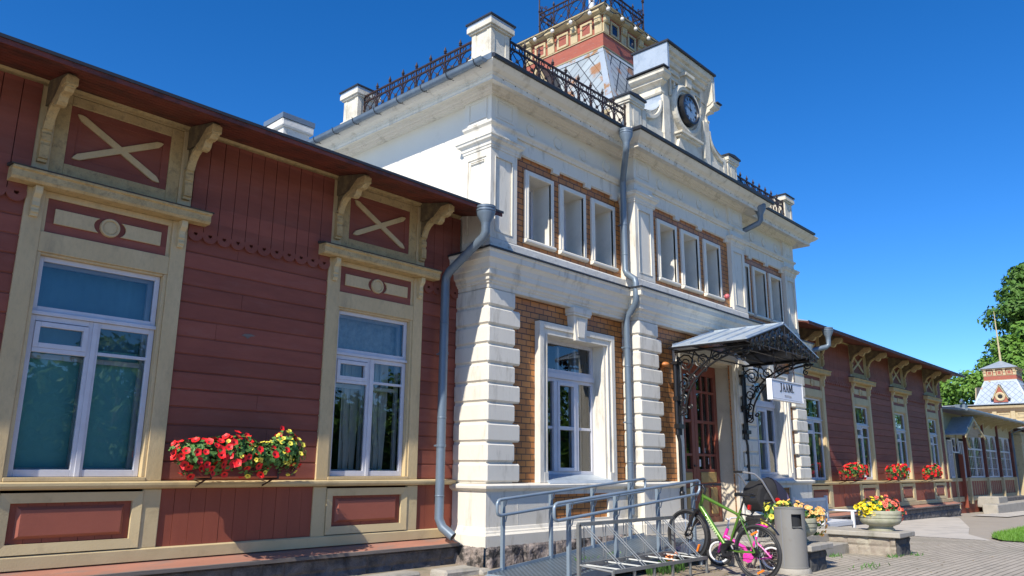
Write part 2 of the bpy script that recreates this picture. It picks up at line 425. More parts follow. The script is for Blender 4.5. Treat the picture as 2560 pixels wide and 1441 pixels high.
M['peach']=mat('peach_petal',(.85,.50,.14),.55,var=(.80,.32,.12),vscale=25)
M['coral']=mat('coral_petal',(.72,.05,.06),.55,var=(.75,.22,.10),vscale=25)
M['boxred']=mat('red_flower_box',(.20,.035,.03),.6,var=(.16,.03,.025),vscale=4)
M['grimy']=mat('grime_blackened_paint',(.17,.13,.075),.8,var=(.09,.07,.045),vscale=9,stain=(.30,.22,.10),sscale=8,samt=.6,bump=.5)
M['bark']=mat('grey_brown_bark',(.09,.07,.05),.9,var=(.05,.04,.03),vscale=8,bump=.6)
# ------------------------------------------------------------------ timber wings
W = 8.71            # plane of the timber walls
EY, EZ = 7.75, 5.16 # eaves edge
M['skycurtain']=mat('sky_tinted_curtain',(.10,.27,.36),.9,var=(.07,.2,.28),vscale=2)  # curtain tinted blue to carry the sky mirrored in the upper pane
def scallop_board(b,xc,w,z,zt,y0,y1):
    n=12; r=w*.5; ri=.024; zc=z+r
    b.box(xc-w/2+.004,xc+w/2-.004,y0,y1,zc+.012,zt)
    # ring with a drilled hole under the board
    vs=[];fs=[]
    for y in (y0-.002,y1):
        for rr in (r*1.03,ri):
            for i in range(2*n):
                a=2*PI*i/(2*n); vs.append((xc+rr*math.cos(a),y,zc+rr*math.sin(a)))
    N=2*n
    for i in range(N):
        j=(i+1)%N
        fs.append([i,j,N+j,N+i]); fs.append([i,2*N+i,2*N+j,j]); fs.append([N+i,N+j,3*N+j,3*N+i])
    b.add(vs,fs)
def rockface(x0,x1,z0,z1,y,bw,bh,amp,seed,step=.035,jit=.12):
    b=MB(); nx=max(2,int((x1-x0)/step)); nz=max(2,int((z1-z0)/step))
    rng=random.Random(seed)
    rows=[]; z=z0
    while z<z1-.02:
        h=min(bh*rng.uniform(.85,1.15),z1-z)
        if z1-(z+h)<.08: h=z1-z
        xs=[x0]; 
        while xs[-1]<x1: xs.append(xs[-1]+bw*rng.uniform(.65,1.5))
        rows.append((z,z+h,xs)); z+=h
    vs=[]
    for k in range(nz+1):
        zz=z0+(z1-z0)*k/nz
        row=next((r for r in rows if r[0]-1e-6<=zz<=r[1]+1e-6),rows[-1])
        for i in range(nx+1):
            xx=x0+(x1-x0)*i/nx
            a=max([q for q in row[2] if q<=xx+1e-6]); c=min([q for q in row[2] if q>xx+1e-6] or [a+bw])
            d=min(xx-a,c-xx,zz-row[0]+.004,row[1]-zz+.004)
            e=min(1,max(0,d/.05)); bul=e**.5
            nn=noise.fractal(Vector((xx*6,zz*6,seed*3.1+a)),1.0,2.1,4)*.5
            vs.append((xx,y-amp*bul*(.75+.9*nn),zz))
    fs=[[k*(nx+1)+i,k*(nx+1)+i+1,(k+1)*(nx+1)+i+1,(k+1)*(nx+1)+i] for k in range(nz) for i in range(nx)]
    return b.add(vs,fs)

EAVEPROF=[(0,4.42),(.05,4.42),(.055,4.45),(.08,4.455),(.08,4.60),(.062,4.61),(.062,4.64),(.08,4.65),(.08,4.72),(.062,4.73),(.062,4.76),(.085,4.77),(.10,4.82),(.14,4.88),(.21,4.93),(.30,4.96),(.38,4.975),(.40,4.93),(.47,4.90),(.55,4.895),(.61,4.92),(.64,4.97),(.68,4.985),(.71,4.965),(.80,4.97),(.84,4.995),(.87,5.0),(.88,5.05),(.88,5.165),(0,5.335)]
HOODPROF=[(0,3.84),(.035,3.84),(.04,3.87),(.055,3.875),(.055,3.90),(.04,3.91),(.04,3.935),(.058,3.945),(.05,3.99),(.055,4.03),(.09,4.07),(.10,4.10),(.10,4.15),(0,4.15)]

def bracket_mesh():
    k=MB(); g=MB(); pr=EAVEPROF[:-2]
    def T(o,z): return (-(o if o<.1 else .1+(o-.1)*.70), z+.055*max(0,o-.08)/.8)
    leg=[q for q in pr if q[1]<4.80 and q[0]<.12]
    k.prism([T(o,z) for o,z in leg]+[(0,4.80)],'x',-.045,.045)
    arc=[q for q in pr if q not in leg and q[0]<=.38]
    k.prism([(-.085,4.771)]+[T(o,z) for o,z in arc]+[T(.40,5.03),T(.30,5.015),T(.20,4.985),T(.13,4.935),T(.085,4.87),(-.045,4.801)],'x',-.045,.045)
    blk=[q for q in pr if q[0]>.38]
    k.prism([T(o,z) for o,z in blk]+[T(.88,5.125),T(.64,5.14),T(.40,5.032)],'x',-.045,.045)
    e=T(.90,5.03)[0]; k.box(-.058,.058,e,e+.13,5.075,5.16)
    g.prism([(0,5.045),T(.30,5.02),T(.40,5.036),T(.64,5.144),T(.86,5.13),(-.62,5.205),(0,5.335)],'x',-.036,.036)
    g.prism([(0,4.801),(-.04,4.801),T(.085,4.871),T(.13,4.936),T(.20,4.986),T(.30,5.016),(0,5.044)],'x',-.014,.014)
    return k,g
def make_window(wing, c, kind):
    """one window bay about x=c: casing with its hood, panels, sashes, panes and blind"""
    L=(c,W,0)
    b=MB()
    y0=-.05
    # posts (with small stopped ends), lintel, apron strip
    for s in (-1,1):
        xa,xb=sorted((s*.84,s*.665))
        b.box(xa,xb,y0,.0,1.222,4.15)
        xa,xb=sorted((s*.84,s*.68))
        b.box(xa,xb,y0-.004,0,4.151,5.27)
        xa,xb=sorted((s*.665,s*.625))
        b.box(xa,xb,-.035,.10,1.262,3.50)
        b.box(xa-.001,xb+.001,-.02,0,3.50,4.15)
    b.box(-.665,.665,-.042,.06,3.502,3.715)
    b.box(-.665,.665,-.03,.0,4.082,4.15)
    b.box(-.665,.665,-.06,.10,1.222,1.262)
    b.box(-.625,.625,-.02,.10,3.476,3.502)
    w=b.build('window',[M['cream']],wing,loc=L,bevel=.006)
    wo=w
    # hood
    h=MB()
    h.prism([(0,4.151),(-.19,4.153),(-.21,4.18),(-.21,4.25),(-.235,4.262),(-.235,4.285),(0,4.30)],'x',-1.03,1.03)
    h.build('hood',M['creamdirty'],w,loc=L,bevel=.004)
    h=MB(); h.prism([(0,4.301),(-.24,4.287),(-.245,4.296),(0,4.345)],'x',-1.05,1.05)
    h.build('hood_flashing',M['hoodtop'],w,loc=L)
    for s in (-1,1):
        k=MB(); k.prism([(-.05-o,z) for o,z in HOODPROF],'x',s*.755-.035,s*.755+.035)
        k.build('hood_bracket',M['creamlow'],w,loc=L,bevel=.003)
    # ornament panel: recessed red field, cream tablets with hollow ends and a roundel
    p=MB(); p.box(-.645,.645,-.012,.02,3.716,4.08)
    p.build('ornament_panel',M['red'],w,loc=L)
    p=MB()
    for s in (-1,1):
        pts=[(s*.55,3.82),(s*.55,3.98)]
        for i in range(7):
            a=R(52)-R(104)*i/6
            pts.append((s*(.03+.135*math.cos(a)),3.90+.115*math.sin(a)*.88))
        if s<0: pts=pts[::-1]
        p.prism(pts[::-1],'y',-.034,-.012)
    n=20
    p.lathe([(.001,-.04),(.062,-.038),(.075,-.03),(.078,-.045),(.10,-.045),(.105,-.012)],(0,0,3.90),n=24,axis='y')
    p.build('ornament',M['cream'],w,loc=L,bevel=.004)
    # crossed panel above the hood
    p=MB(); p.frame(-.68,.68,4.36,5.268,.14,-.036,.0,wb=.13,wt=.11)
    p.build('cross_panel',M['creamdirty'],w,loc=L,bevel=.008)
    p=MB(); p.box(-.54,.54,-.012,.01,4.49,5.158); p.frame(-.54,.54,4.49,5.158,.085,-.024,-.012)
    p.build('panel_field',M['red'],w,loc=L,bevel=.004)
    p=MB()
    for sgn,yy in ((1,-.045),(-1,-.0455)):
        a=Vector((-.45,5.06 if sgn>0 else 4.58)); e=Vector((.43,4.57 if sgn>0 else 5.02))
        d=(e-a).normalized(); nn=Vector((-d.y,d.x))*.036
        pts=[a-d*.0+nn*.55,a-d*.03,a-nn*.55,a+d*.04-nn,e-d*.04-nn,e-nn*.55,e+d*.03,e+nn*.55,e-d*.04+nn,a+d*.04+nn]
        p.prism([(q.x,q.y) for q in pts][::-1],'y',yy,-.013 if sgn>0 else -.014)
    p.build('cross',M['cream'],w,loc=L,bevel=.006)
    # sashes
    f=MB(); ys=.035; ye=.085
    f.frame(-.62,.62,2.905,3.475,.05,ys,ye)
    f.box(-.625,.625,ys-.03,ye,2.865,2.904)
    for xa,xb in ((-.62,-.004),(.004,.62)):
        f.frame(xa,xb,1.266,2.863,.055,ys,ye,wb=.07)
    f.box(-.02,.03,ys-.014,ys-.001,1.266,2.86)
    f.box(.059,.565,ys+.002,ye-.002,2.515,2.55)
    f.box(-.565,-.059,ys-.012,ye,2.49,2.535)
    f.frame(-.565,-.059,2.536,2.80,.05,ys-.016,ye-.01)
    f.build('sash',M['sash'],w,loc=L,bevel=.004)
    g=MB()
    for xa,xb,za,zb in ((-.575,.575,2.95,3.43),(-.57,-.055,1.33,2.5),(-.52,-.105,2.58,2.76),(.055,.57,1.33,2.52),(.055,.57,2.545,2.81)):
        g.add([(xa,.06,za),(xb,.06,za),(xb,.06,zb),(xa,.06,zb)],[[0,1,2,3]])
    g.build('pane',M['glass'],w,loc=L)
    # second (inner) sash lines and what hangs behind
    q=MB(); q.frame(-.60,.60,1.30,3.46,.055,.16,.20); q.box(-.05,.05,.16,.20,1.355,2.84); q.box(-.545,.545,.16,.20,2.845,2.89); q.box(-.545,-.05,.165,.195,2.44,2.49); q.box(.05,.545,.165,.195,2.44,2.49)
    q.build('inner_sash',M['sash'],w,loc=L)
    k=MB()
    if kind=='blind':
        k.box(-.60,.60,.24,.245,1.30,2.60); k.build('roller_blind',M['blind'],w,loc=L)
        k=MB(); n=40
        k.add([(-.6+1.2*i/n,.27+.012*math.sin(i*1.1),z) for z in (2.6,3.42) for i in range(n+1)],[[i,i+1,n+2+i,n+1+i] for i in range(n)])
        k.build('curtain',M['skycurtain'],w,loc=L,smooth=True)
    elif kind=='lace':
        n=60
        k.add([(-.6+1.2*i/n,.25+.015*math.sin(i*.8),z) for z in (2.86,3.42) for i in range(n+1)],[[i,i+1,n+2+i,n+1+i] for i in range(n)])
        k.build('lace_pelmet',M['lace'],w,loc=L,smooth=True)
        k=MB()
        for xa,xb in ((-.30,-.05),(.22,.44)):
            n=24
            k.add([(xa+(xb-xa)*i/n+(.05 if z>2 else 0)*math.sin(i*.6),.27+.02*math.sin(i*1.3),z) for z in (1.3,2.1,2.84) for i in range(n+1)],[[j*(n+1)+i,j*(n+1)+i+1,(j+1)*(n+1)+i+1,(j+1)*(n+1)+i] for j in range(2) for i in range(n)])
        k.build('curtain',M['curtain'],w,loc=L,smooth=True)
    else:
        n=30
        for xa,xb in ((-.58,-.38),(.38,.58)):
            o=len(k.v)
            k.add([(xa+(xb-xa)*i/n,.27+.018*math.sin(i*1.2),z) for z in (1.3,3.4) for i in range(n+1)],[[i,i+1,n+2+i,n+1+i] for i in range(n)])
        k.build('curtain',M['blind'],w,loc=L,smooth=True)
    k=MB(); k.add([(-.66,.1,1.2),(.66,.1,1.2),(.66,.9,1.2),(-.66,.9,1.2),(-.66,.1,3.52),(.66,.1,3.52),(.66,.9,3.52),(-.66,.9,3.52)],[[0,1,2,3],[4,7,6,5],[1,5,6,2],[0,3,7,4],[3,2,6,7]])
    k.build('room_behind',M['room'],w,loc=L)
    return w

def make_dado(wing,c):
    L=(c,W,0)
    b=MB()
    for s in (-1,1):
        xa,xb=sorted((s*.86,s*.665))
        b.box(xa,xb,-.05,0,.532,1.138)
        # chamfer-stopped corner beads
    b.build('apron_post',M['creamlow'],wing,loc=L,bevel=.01)
    b=MB(); fr=[(-.662,.545),(.662,.545),(.662,1.115),(-.662,1.115)]; w=.095
    inn=[(-.662+w,.545+w),(.662-w,.545+w),(.662-w,1.115-w),(-.662+w,1.115-w)]
    vs=[(x,-.062,z) for x,z in fr]+[(x,-.048,z) for x,z in inn]+[(x,0,z) for x,z in fr]+[(x,-.005,z) for x,z in inn]
    fs=[]
    for i in range(4):
        j=(i+1)%4
        fs+= [[i,j,4+j,4+i],[8+i,8+j,j,i],[4+i,4+j,12+j,12+i]]
    b.add(vs,fs)
    d=b.build('apron_panel',M['creamlow'],wing,loc=L)
    b=MB()
    for i in range(7): b.box(-.567+i*.162+.002,-.567+(i+1)*.162-.002,-.012,.005,.64,1.02)
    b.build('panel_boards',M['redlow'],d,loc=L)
    b=MB(); x0,x1,z0,z1=-.50,.50,.685,.985
    b.add([(x0,-.013,z0),(x1,-.013,z0),(x1,-.013,z1),(x0,-.013,z1),(x0+.035,-.045,z0+.03),(x1-.035,-.045,z0+.03),(x1-.035,-.045,z1-.03),(x0+.035,-.045,z1-.03)],[[0,1,5,4],[1,2,6,5],[2,3,7,6],[3,0,4,7],[4,5,6,7]])
    b.build('raised_panel',M['redpanel'],d,loc=L)
    return d

def make_wing(name,label,x0,x1,centers,kinds,loc,zs,ends,seed):
    root=thing(name,label,'wooden building',loc=(loc[0],loc[1],0))
    cs=centers
    edges=[x0]+[e for c in cs for e in (c-.84,c+.84)]+[x1]
    rng=random.Random(seed)
    # boards between the windows
    for i in range(0,len(edges),2):
        xa,xb=edges[i],edges[i+1]
        if xb-xa<.05: continue
        b=MB(); u=MB(); lo=MB()
        z=1.222; k=0
        while z<4.02:
            z2=min(z+.2,4.03)
            dy=rng.uniform(-.003,.003)
            pr=[(W,z),(W-.008,z),(W-.010,z+.012),(W-.022+dy,z+.022),(W-.024+dy,z2-.004),(W-.018,z2),(W,z2)]
            if xb-xa>1.2 and rng.random()<.5:
                xm=rng.uniform(xa+.4,xb-.4); b.prism(pr,'x',xa,xm-.002); b.prism([(q[0]+(rng.uniform(-.002,.002) if q[0]<W-.015 else 0),q[1]) for q in pr],'x',xm+.002,xb)
            else: b.prism(pr,'x',xa,xb)
            z=z2; k+=1
        n=max(1,round((xb-xa)/.178)); w=(xb-xa)/n
        for j in range(n): scallop_board(u,xa+w*(j+.5),w,3.965,5.27,W-.062+rng.uniform(-.002,.002),W-.03)
        u.add([(xa,W-.006,3.99),(xb,W-.006,3.99),(xb,W-.006,5.3),(xa,W-.006,5.3)],[[0,1,2,3]])
        n=max(1,round((xb-xa)/.185)); w=(xb-xa)/n
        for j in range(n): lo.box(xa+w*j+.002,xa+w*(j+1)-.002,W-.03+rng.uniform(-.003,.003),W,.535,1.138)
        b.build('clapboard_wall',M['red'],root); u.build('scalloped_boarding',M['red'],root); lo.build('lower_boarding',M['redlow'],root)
    b=MB(); b.prism([(W,1.14),(W-.075,1.142),(W-.10,1.155),(W-.115,1.18),(W-.115,1.205),(W-.05,1.221),(W,1.221)],'x',x0-ends[0]*.08,x1+ends[1]*.08)
    b.build('sill_band',M['creamlow'],root)
    b=MB(); b.prism([(W,.405),(W-.065,.407),(W-.065,.52),(W-.05,.534),(W,.534)],'x',x0,x1)
    b.build('base_board',M['creamlow'],root)
    b=MB(); b.prism([(W,.404),(W-.30,.335),(W-.30,.305),(W,.305)],'x',x0-.02,x1+ends[1]*.25)
    b.build('plinth_ledge',M['ledge'],root)
    b=MB(); b.prism([(W-.301,.338),(W-.32,.334),(W-.32,.295),(W-.301,.295)],'x',x0-.02,x1+ends[1]*.25)
    b.build('ledge_nosing',M['ledgegrey'],root)
    b=rockface(x0,x1+ends[1]*.2,-.35,.30,W-.21,.42,.26,.05,seed)
    if ends[1]: 
        e=rockface(W-.21,W+6,-.35,.30,0,.42,.3,.05,seed+1); e.v=[(x1+.2-(p[1]),p[0],p[2]) for p in e.v]; b.merge(e)
    b.build('stone_plinth',M['stone'],root)
    b=MB(); b.box(x0,x1,W-.04,W,5.272,5.345); b.prism([(W-.04,5.30),(W-.075,5.315),(W-.09,5.325),(W-.04,5.345)],'x',x0,x1)
    b.build('wall_plate_moulding',M['creamdirty'],root,bevel=.006)
    # end walls and core
    b=MB(); b.box(x0+.001,x1-.001,W+.9,W+6.2,-.3,5.4)
    b.add([(x1,W,0),(x1,W+6.2,0),(x1,W+6.2,5.5),(x1,W,5.36)],[[0,1,2,3]])
    b.add([(x0,W,0),(x0,W+6.2,0),(x0,W+6.2,5.5),(x0,W,5.36)],[[3,2,1,0]])
    b.build('end_wall',M['red'],root)
    # roof with soffit boards
    xe0=x0-ends[0]*.3; xe1=x1+ends[1]*.35
    b=MB(); n=9
    for i in range(n):
        t0=i/n; t1=(i+1)/n
        ya=W+(EY-W)*t0; yb=W+(EY-W)*t1; za=5.345+(EZ-5.345)*t0; zb=5.345+(EZ-5.345)*t1
        b.prism([(ya-.003,za),(yb+.003,zb),(yb+.003,zb+.02),(ya-.003,za+.02)],'x',xe0,xe1)
    b.prism([(W,5.362),(EY,5.178),(EY,5.186),(W,5.37)],'x',xe0,xe1)
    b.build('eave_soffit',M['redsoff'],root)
    b=MB(); rise=.26
    b.prism([(EY-.02,5.193),(EY-.02,5.207),(14.3,5.215+rise*6.55),(14.3,5.10+rise*6.55),(W,5.395),(EY,5.19)],'x',xe0-.01,xe1+.01)
    b.prism([(14.3,5.10+rise*6.55),(14.3,5.215+rise*6.55),(20.5,5.3),(20.5,5.2)],'x',xe0,xe1)
    r=b.build('roof',M['roofmetal'],root)
    b=MB(); b.box(xe0-.015,xe1+.015,EY-.035,EY-.021,5.178,5.212); b.build('eave_edge',M['roofedge'],r)
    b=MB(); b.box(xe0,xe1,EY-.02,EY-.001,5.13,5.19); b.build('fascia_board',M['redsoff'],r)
    # brackets
    first=None
    bx=[c+s*.76 for c in cs for s in (-1,1)]
    for x in bx:
        if first is None:
            k,g=bracket_mesh()
            first=k.build('eave_bracket',M['creamdirty'],root,loc=(x,W-.053,0),bevel=.004,split=False)
            g.build('spandrel_board',M['grimy'],first,loc=(x,W-.053,0))
            fx=x
        else: copy_tree(first,shift=(x-fx,0,0))
    protos={}
    dp=None
    for c,kd in zip(cs,kinds):
        if kd not in protos: protos[kd]=(make_window(root,c,kd),c)
        else:
            o,c0=protos[kd]; copy_tree(o,shift=(c-c0,0,0))
        if dp is None:
            make_dado(root,c); dp=c
            ap=[o for o in root.children if o.name.split('.')[0] in ('apron_post','apron_panel')]
        else:
            for o in ap: copy_tree(o,shift=(c-dp,0,0))
    if ends[1]:
        b=MB(); b.box(x1-.16,x1+.03,W-.05,W+.14,.534,5.27); b.build('corner_post',M['creamlow'],root,bevel=.01)
        k=MB(); k.prism([(o,z) for o,z in EAVEPROF if o<.31 and z<5]+[(.31,5.0),(.31,5.2),(0,5.33)],'y',-.05,.05); k.build('eave_bracket',M['creamdirty'],root,loc=(x1+.03,W+.05,0))
    root.location.z=5.2*(1-zs); root.scale=(1,1,zs)
    return root

left=make_wing('wooden_wing','long maroon clapboard wing with yellow trim and large windows, nearest on the left',-2.75,8.15,[-.72,2.942,6.58],['plain','blind','lace'],(2.0,W),1.0,(0,0),3)
right=make_wing('wooden_wing','far maroon clapboard wing with yellow trim beyond the white entrance building',19.8,35.5,[22.14,26.06,29.94,34.0],['plain','plain','plain','plain'],(27,W),1.035,(0,1),9)
# damaged knot on the near wall
b=MB(); 
pts=[(4.58,2.93),(4.62,2.955),(4.70,2.96),(4.76,2.945),(4.70,2.93),(4.66,2.90),(4.63,2.92)]
b.prism(pts[::-1],'y',W-.0275,W-.02); b.build('split_knot',M['ledgegrey'],left)
b=MB(); cx,cy=7.65,13.3
b.box(cx-.30,cx+.30,cy-.30,cy+.30,5.5,7.98); b.cbox(cx-.36,cx+.36,cy-.36,cy+.36,7.98,8.14,.02)
ch=b.build('chimney',M['whiteworn'],left,bevel=.01)
b=MB(); b.prism([(cx-.37,8.142),(cx+.37,8.142),(cx+.37,8.25),(cx-.37,8.25)],'y',cy-.37,cy+.37); b.build('chimney_cap',M['pipe'],ch)

# ------------------------------------------------------------------ drain pipes
def pipe(parent,name,hop,pts,r,strap_at=(),open_end=False,mm='pipe'):
    b=MB(); b.tube(pts,r,n=14)
    for q0,q1 in zip(pts,pts[1:]):
        if abs(q0[2]-q1[2])>.5 and abs(q0[0]-q1[0])<.01:
            n_=max(1,int((q0[2]-q1[2])/.95))
            for i in range(n_): zz_=q0[2]-(q0[2]-q1[2])*(i+.5)/n_; b.lathe([(r,zz_-.012),(r*1.07,zz_-.008),(r*1.07,zz_+.008),(r,zz_+.012)],(q0[0],q0[1],0),n=14)
    o=b.build(name,M[mm],parent,auto=50)
    x,y,z=hop
    b=MB(); b.lathe([(r,z-.30),(r*1.08,z-.27),(r*1.1,z-.25),(r*2.05,z-.13),(r*2.1,z-.085),(r*2.25,z-.08),(r*2.25,z-.06),(r*2.12,z-.055),(r*2.12,z-.04),(r*2.28,z-.035),(r*2.28,z-.015),(r*2.15,z-.01),(r*2.2,z),(r*1.9,z),(r*1.8,z-.1)],(x,y,0),n=24)
    b.build('rain_hopper',M[mm],o,auto=40)
    for (sx,sy,sz) in strap_at:
        b=MB(); b.lathe([(r*1.12,sz-.02),(r*1.12,sz+.02)],(sx,sy,0),n=14); b.box(sx-.01,sx+.01,sy,sy+r*2.2,sz-.012,sz+.012)
        b.build('pipe_strap',M[mm],o)
    return o
def bend(p,q,r,n=4): return [tuple(Vector(p).lerp(Vector(q),i/n)) for i in range(n+1)]
pA=pipe(left,'downpipe',(7.74,7.68,5.17),[(7.74,7.68,4.95),(7.74,7.68,4.78),(7.74,7.72,4.71),(7.735,8.44,4.30),(7.735,8.51,4.22),(7.735,8.52,4.1),(7.735,8.52,2.9),(7.735,8.52,1.3),(7.735,8.52,.68),(7.75,8.46,.56),(7.81,8.30,.44)],.066,[(7.735,8.52,3.05),(7.735,8.52,1.7)])
b=MB(); b.lathe([(.0005,0),(.058,0)],(0,0,0),n=14); d=Vector((.05,-.15,-.12)).normalized(); q=d.to_track_quat('Z','Y').to_matrix().to_4x4(); q.translation=Vector((7.81,8.30,.44))+d*.002
b.xf(q); b.build('pipe_mouth',M['room'],pA)
pD=pipe(right,'downpipe',(21.0,7.70,5.17),[(21.0,7.70,4.9),(21.0,7.70,4.72),(20.95,7.76,4.66),(20.2,8.45,4.42),(20.1,8.52,4.3),(20.1,8.52,.5)],.066)
# ------------------------------------------------------------------ white and orange entrance building
XL,XR=8.155,19.8          # corners
YF,YC=8.0,7.75            # pier faces of the side bays and of the middle bay
CL,CR=11.83,16.35         # middle bay
ent=thing('entrance_building','white plastered entrance building with orange brick panels, clock gable and roof railings','station building',(14.0,YF,0))
YB=14.0
path=[(XL,YB),(XL,YF),(CL,YF),(CL,YC),(CR,YC),(CR,YF),(XR,YF),(XR,YB)]
def inset(d): 
    return [(XL+d,YB),(XL+d,YF+d),(CL+d,YF+d),(CL+d,YC+d),(CR-d,YC+d),(CR-d,YF+d),(XR-d,YF+d),(XR-d,YB)]
DX0,DX1=13.12,15.66       # door surround
TY,TYC=YF+.10,YC+.10      # brick plane

# brick panels (real openings)
b=MB()
lw=[(9.588,11.141,1.16,3.515)]
rw=[(17.04,18.60,1.16,3.515)]
def bp(*a): MB().wall(*a).build('brick_panel',M['tile'],ent)
bp(8.5,11.95,1.10,4.15,TY,lw)
bp(12.2,16.1,.25,4.15,TYC,[(13.42,15.42,.2,3.60)])
bp(16.2,19.5,1.10,4.15,TY,rw)
def up3(x): return [(x+.0,x+.575,5.065,6.175)]
UL=[9.13,10.045,10.96]; UC=[12.79,13.70,14.64]; UR=[16.575,17.49,18.405]
H=lambda xs:[(x,x+.575,5.065,6.175) for x in xs]
bp(8.6,11.95,4.80,6.50,TY,H(UL)); bp(12.2,16.2,4.80,6.50,TYC,H(UC)); bp(16.2,19.4,4.80,6.50,TY,H(UR))
# plaster core: side walls, returns, frieze zone
b=MB()
b.sweep(inset(.06),[(0,6.46),(0,7.42)],caps=False); b.build('frieze',M['whiteclean'],ent)
for x_,s_ in ((XL+.06,0),(XR-.06,1)):
    b=MB(); b.add([(x_,YF+.09,.3),(x_,YB,.3),(x_,YB,6.46),(x_,YF+.09,6.46)],[[0,1,2,3] if s_ else [0,3,2,1]]); b.build('side_wall',M['whiteclean'],ent)
b=MB(); b.sweep(inset(.05),[(0,4.60),(.0,4.86),(-.05,4.862)],caps=False)
b.build('plaster_band',M['whiteclean'],ent)

# base, dado and sill band, cut at the doorway
BASE=[(-.08,.30),(.12,.30),(.125,.455),(.10,.475),(.075,.48),(.07,.50),(.045,.515),(.03,.555),(.02,.565),(-.02,.566)]
SILL=[(-.08,1.055),(.03,1.056),(.05,1.075),(.065,1.08),(.085,1.10),(.09,1.135),(.075,1.15),(.02,1.165),(-.1,1.17)]
pl=[(XL,8.72),(XL,YF),(CL,YF),(CL,YC),(DX0,YC)]; pr=[(DX1,YC),(CR,YC),(CR,YF),(XR,YF),(XR,8.72)]
for p in (pl,pr): MB().sweep(p,BASE).build('base_moulding',M['white'],ent)
for p in (pl,pr): MB().sweep(p,SILL).build('sill_moulding',M['white'],ent)
for xa,xb,y,hole in ((XL,CL,YF-.02,(9.62,11.12,.60,.99)),(CL,DX0,YC-.02,None),(DX1,CR,YC-.02,None),(CR,XR,YF-.02,(17.05,18.55,.60,.99))):
    b=MB(); b.wall(xa,xb,.55,1.07,y,[hole] if hole else [],depth=.05); do=b.build('dado',M['white'],ent)
    if hole: MB().add([(hole[0],y+.045,hole[2]),(hole[1],y+.045,hole[2]),(hole[1],y+.045,hole[3]),(hole[0],y+.045,hole[3])],[[0,1,2,3]]).build('dado_brick_panel',M['tile'],do)
b=MB()
b.add([(XL-.02,8.72,.55),(XL-.02,YF-.02,.55),(XL-.02,YF-.02,1.07),(XL-.02,8.72,1.07)],[[0,1,2,3]])
b.add([(XL-.02,YF-.02,.55),(XL,YF-.02,.55),(XL,YF-.02,1.07),(XL-.02,YF-.02,1.07)],[[0,1,2,3]])
b.add([(CL,YF,.55),(CL,YC-.02,.55),(CL,YC-.02,1.07),(CL,YF,1.07)],[[0,1,2,3]])
b.box(8.80,8.825,YF-.022,YF-.019,.57,1.05)
b.build('dado_return',M['white'],ent)
b=rockface(XL-.10,12.9,-.15,.31,YF-.11,.62,.5,.05,21)
e=rockface(YF-.11,8.75,-.15,.31,0,.4,.5,.05,22); e.v=[(XL-.11+p[1],YF-.11+8.75-p[0],p[2]) for p in e.v]; b.merge(e)
e=rockface(15.7,XR+.1,-.25,.31,YF-.11,.62,.5,.05,23); b.merge(e)
b.build('granite_footing',M['stonelight'],ent)

# quoined corner piers
def quoin_pier(x0,x1l,x1s,y,side=None,flip=False,n=10,z0=1.172,z1=4.075,ydeep=None):
    b=MB(); h=(z1-z0)/n
    yb=(ydeep if ydeep else y+.2)
    for i in range(n):
        za=z0+h*i+.012; zb=z0+h*(i+1)-.012
        xa=x0; xb=x1l if i%2==0 else x1s
        if flip: xa,xb=(x1l if i%2==0 else x1s),x0
        b.cbox(xa,xb,y-.035,yb,za,zb,.026)
    xa,xb=sorted((x0,x1s))
    b.box(xa+.028,xb-.028,y+.0,yb,z0,z1)
    return b
def put(b,name='quoin_pier',mt='white'): return b.build(name,M[mt],ent)
put(quoin_pier(XL-.035,8.85,8.735,YF,ydeep=8.70))
put(quoin_pier(CL-.035,12.57,12.46,YC,ydeep=YF+.12))
put(quoin_pier(CR+.035,15.66,15.76,YC,flip=True,ydeep=YF+.12))
put(quoin_pier(XR+.035,19.12,19.22,YF,flip=True,ydeep=8.70))

# lower cornice between the storeys, with its dark sheet-metal weathering
LCOR=[(-.1,4.06),(.03,4.062),(.035,4.12),(.055,4.13),(.06,4.155),(.085,4.175),(.09,4.22),(.13,4.25),(.135,4.33),(.15,4.345),(.165,4.41),(.20,4.46),(.225,4.475),(.23,4.56),(.25,4.58),(.25,4.605)]
pc=[(XL,8.715)]+path[1:-1]+[(XR,8.715)]
b=MB(); b.sweep(pc,LCOR,caps=True); b.build('string_cornice',M['white'],ent)
b=MB(); b.sweep(pc,[(.25,4.606),(.275,4.606),(.275,4.632),(.0,4.70),(-.06,4.705)]); b.build('cornice_flashing',M['roofedge'],ent)
b=MB(); b.sweep([(XL,8.6)]+path[1:-1]+[(XR,8.6)],[(.0,4.70),(.012,4.71),(.010,4.845),(-.005,4.87),(-.1,4.872)]); b.build('pilaster_base_course',M['whiteworn'],ent)

# upper pilasters with sunk panels and capitals
def pilaster(x0,x1,y,left=True):
    b=MB()
    h=(x0+.10,x1-.11,4.98,6.24)
    b.wall(x0,x1,4.872,6.40,y,[h],depth=.022)
    b.add([(h[0],y+.022,h[2]),(h[1],y+.022,h[2]),(h[1],y+.022,h[3]),(h[0],y+.022,h[3])],[[0,1,2,3]])
    b.frame(h[0],h[1],h[2],h[3],.012,y-.008,y+.001)
    for xx,d in ((x0,1),(x1,-1)):
        if d>0 and not left: continue
        b.add([(xx,y,4.872),(xx,y+.12,4.872),(xx,y+.12,6.40),(xx,y,6.40)],[[0,3,2,1] if d>0 else [0,1,2,3]])
    return b
CAP=[(-.02,6.36),(.012,6.362),(.018,6.40),(.03,6.405),(.035,6.455),(.06,6.48),(.085,6.49),(.095,6.53),(.11,6.535),(.11,6.56),(.04,6.585),(.0,6.59)]
specs=[(XL,8.775,YF),(CL,12.47,YC),(15.70,CR,YC),(19.19,XR,YF)]
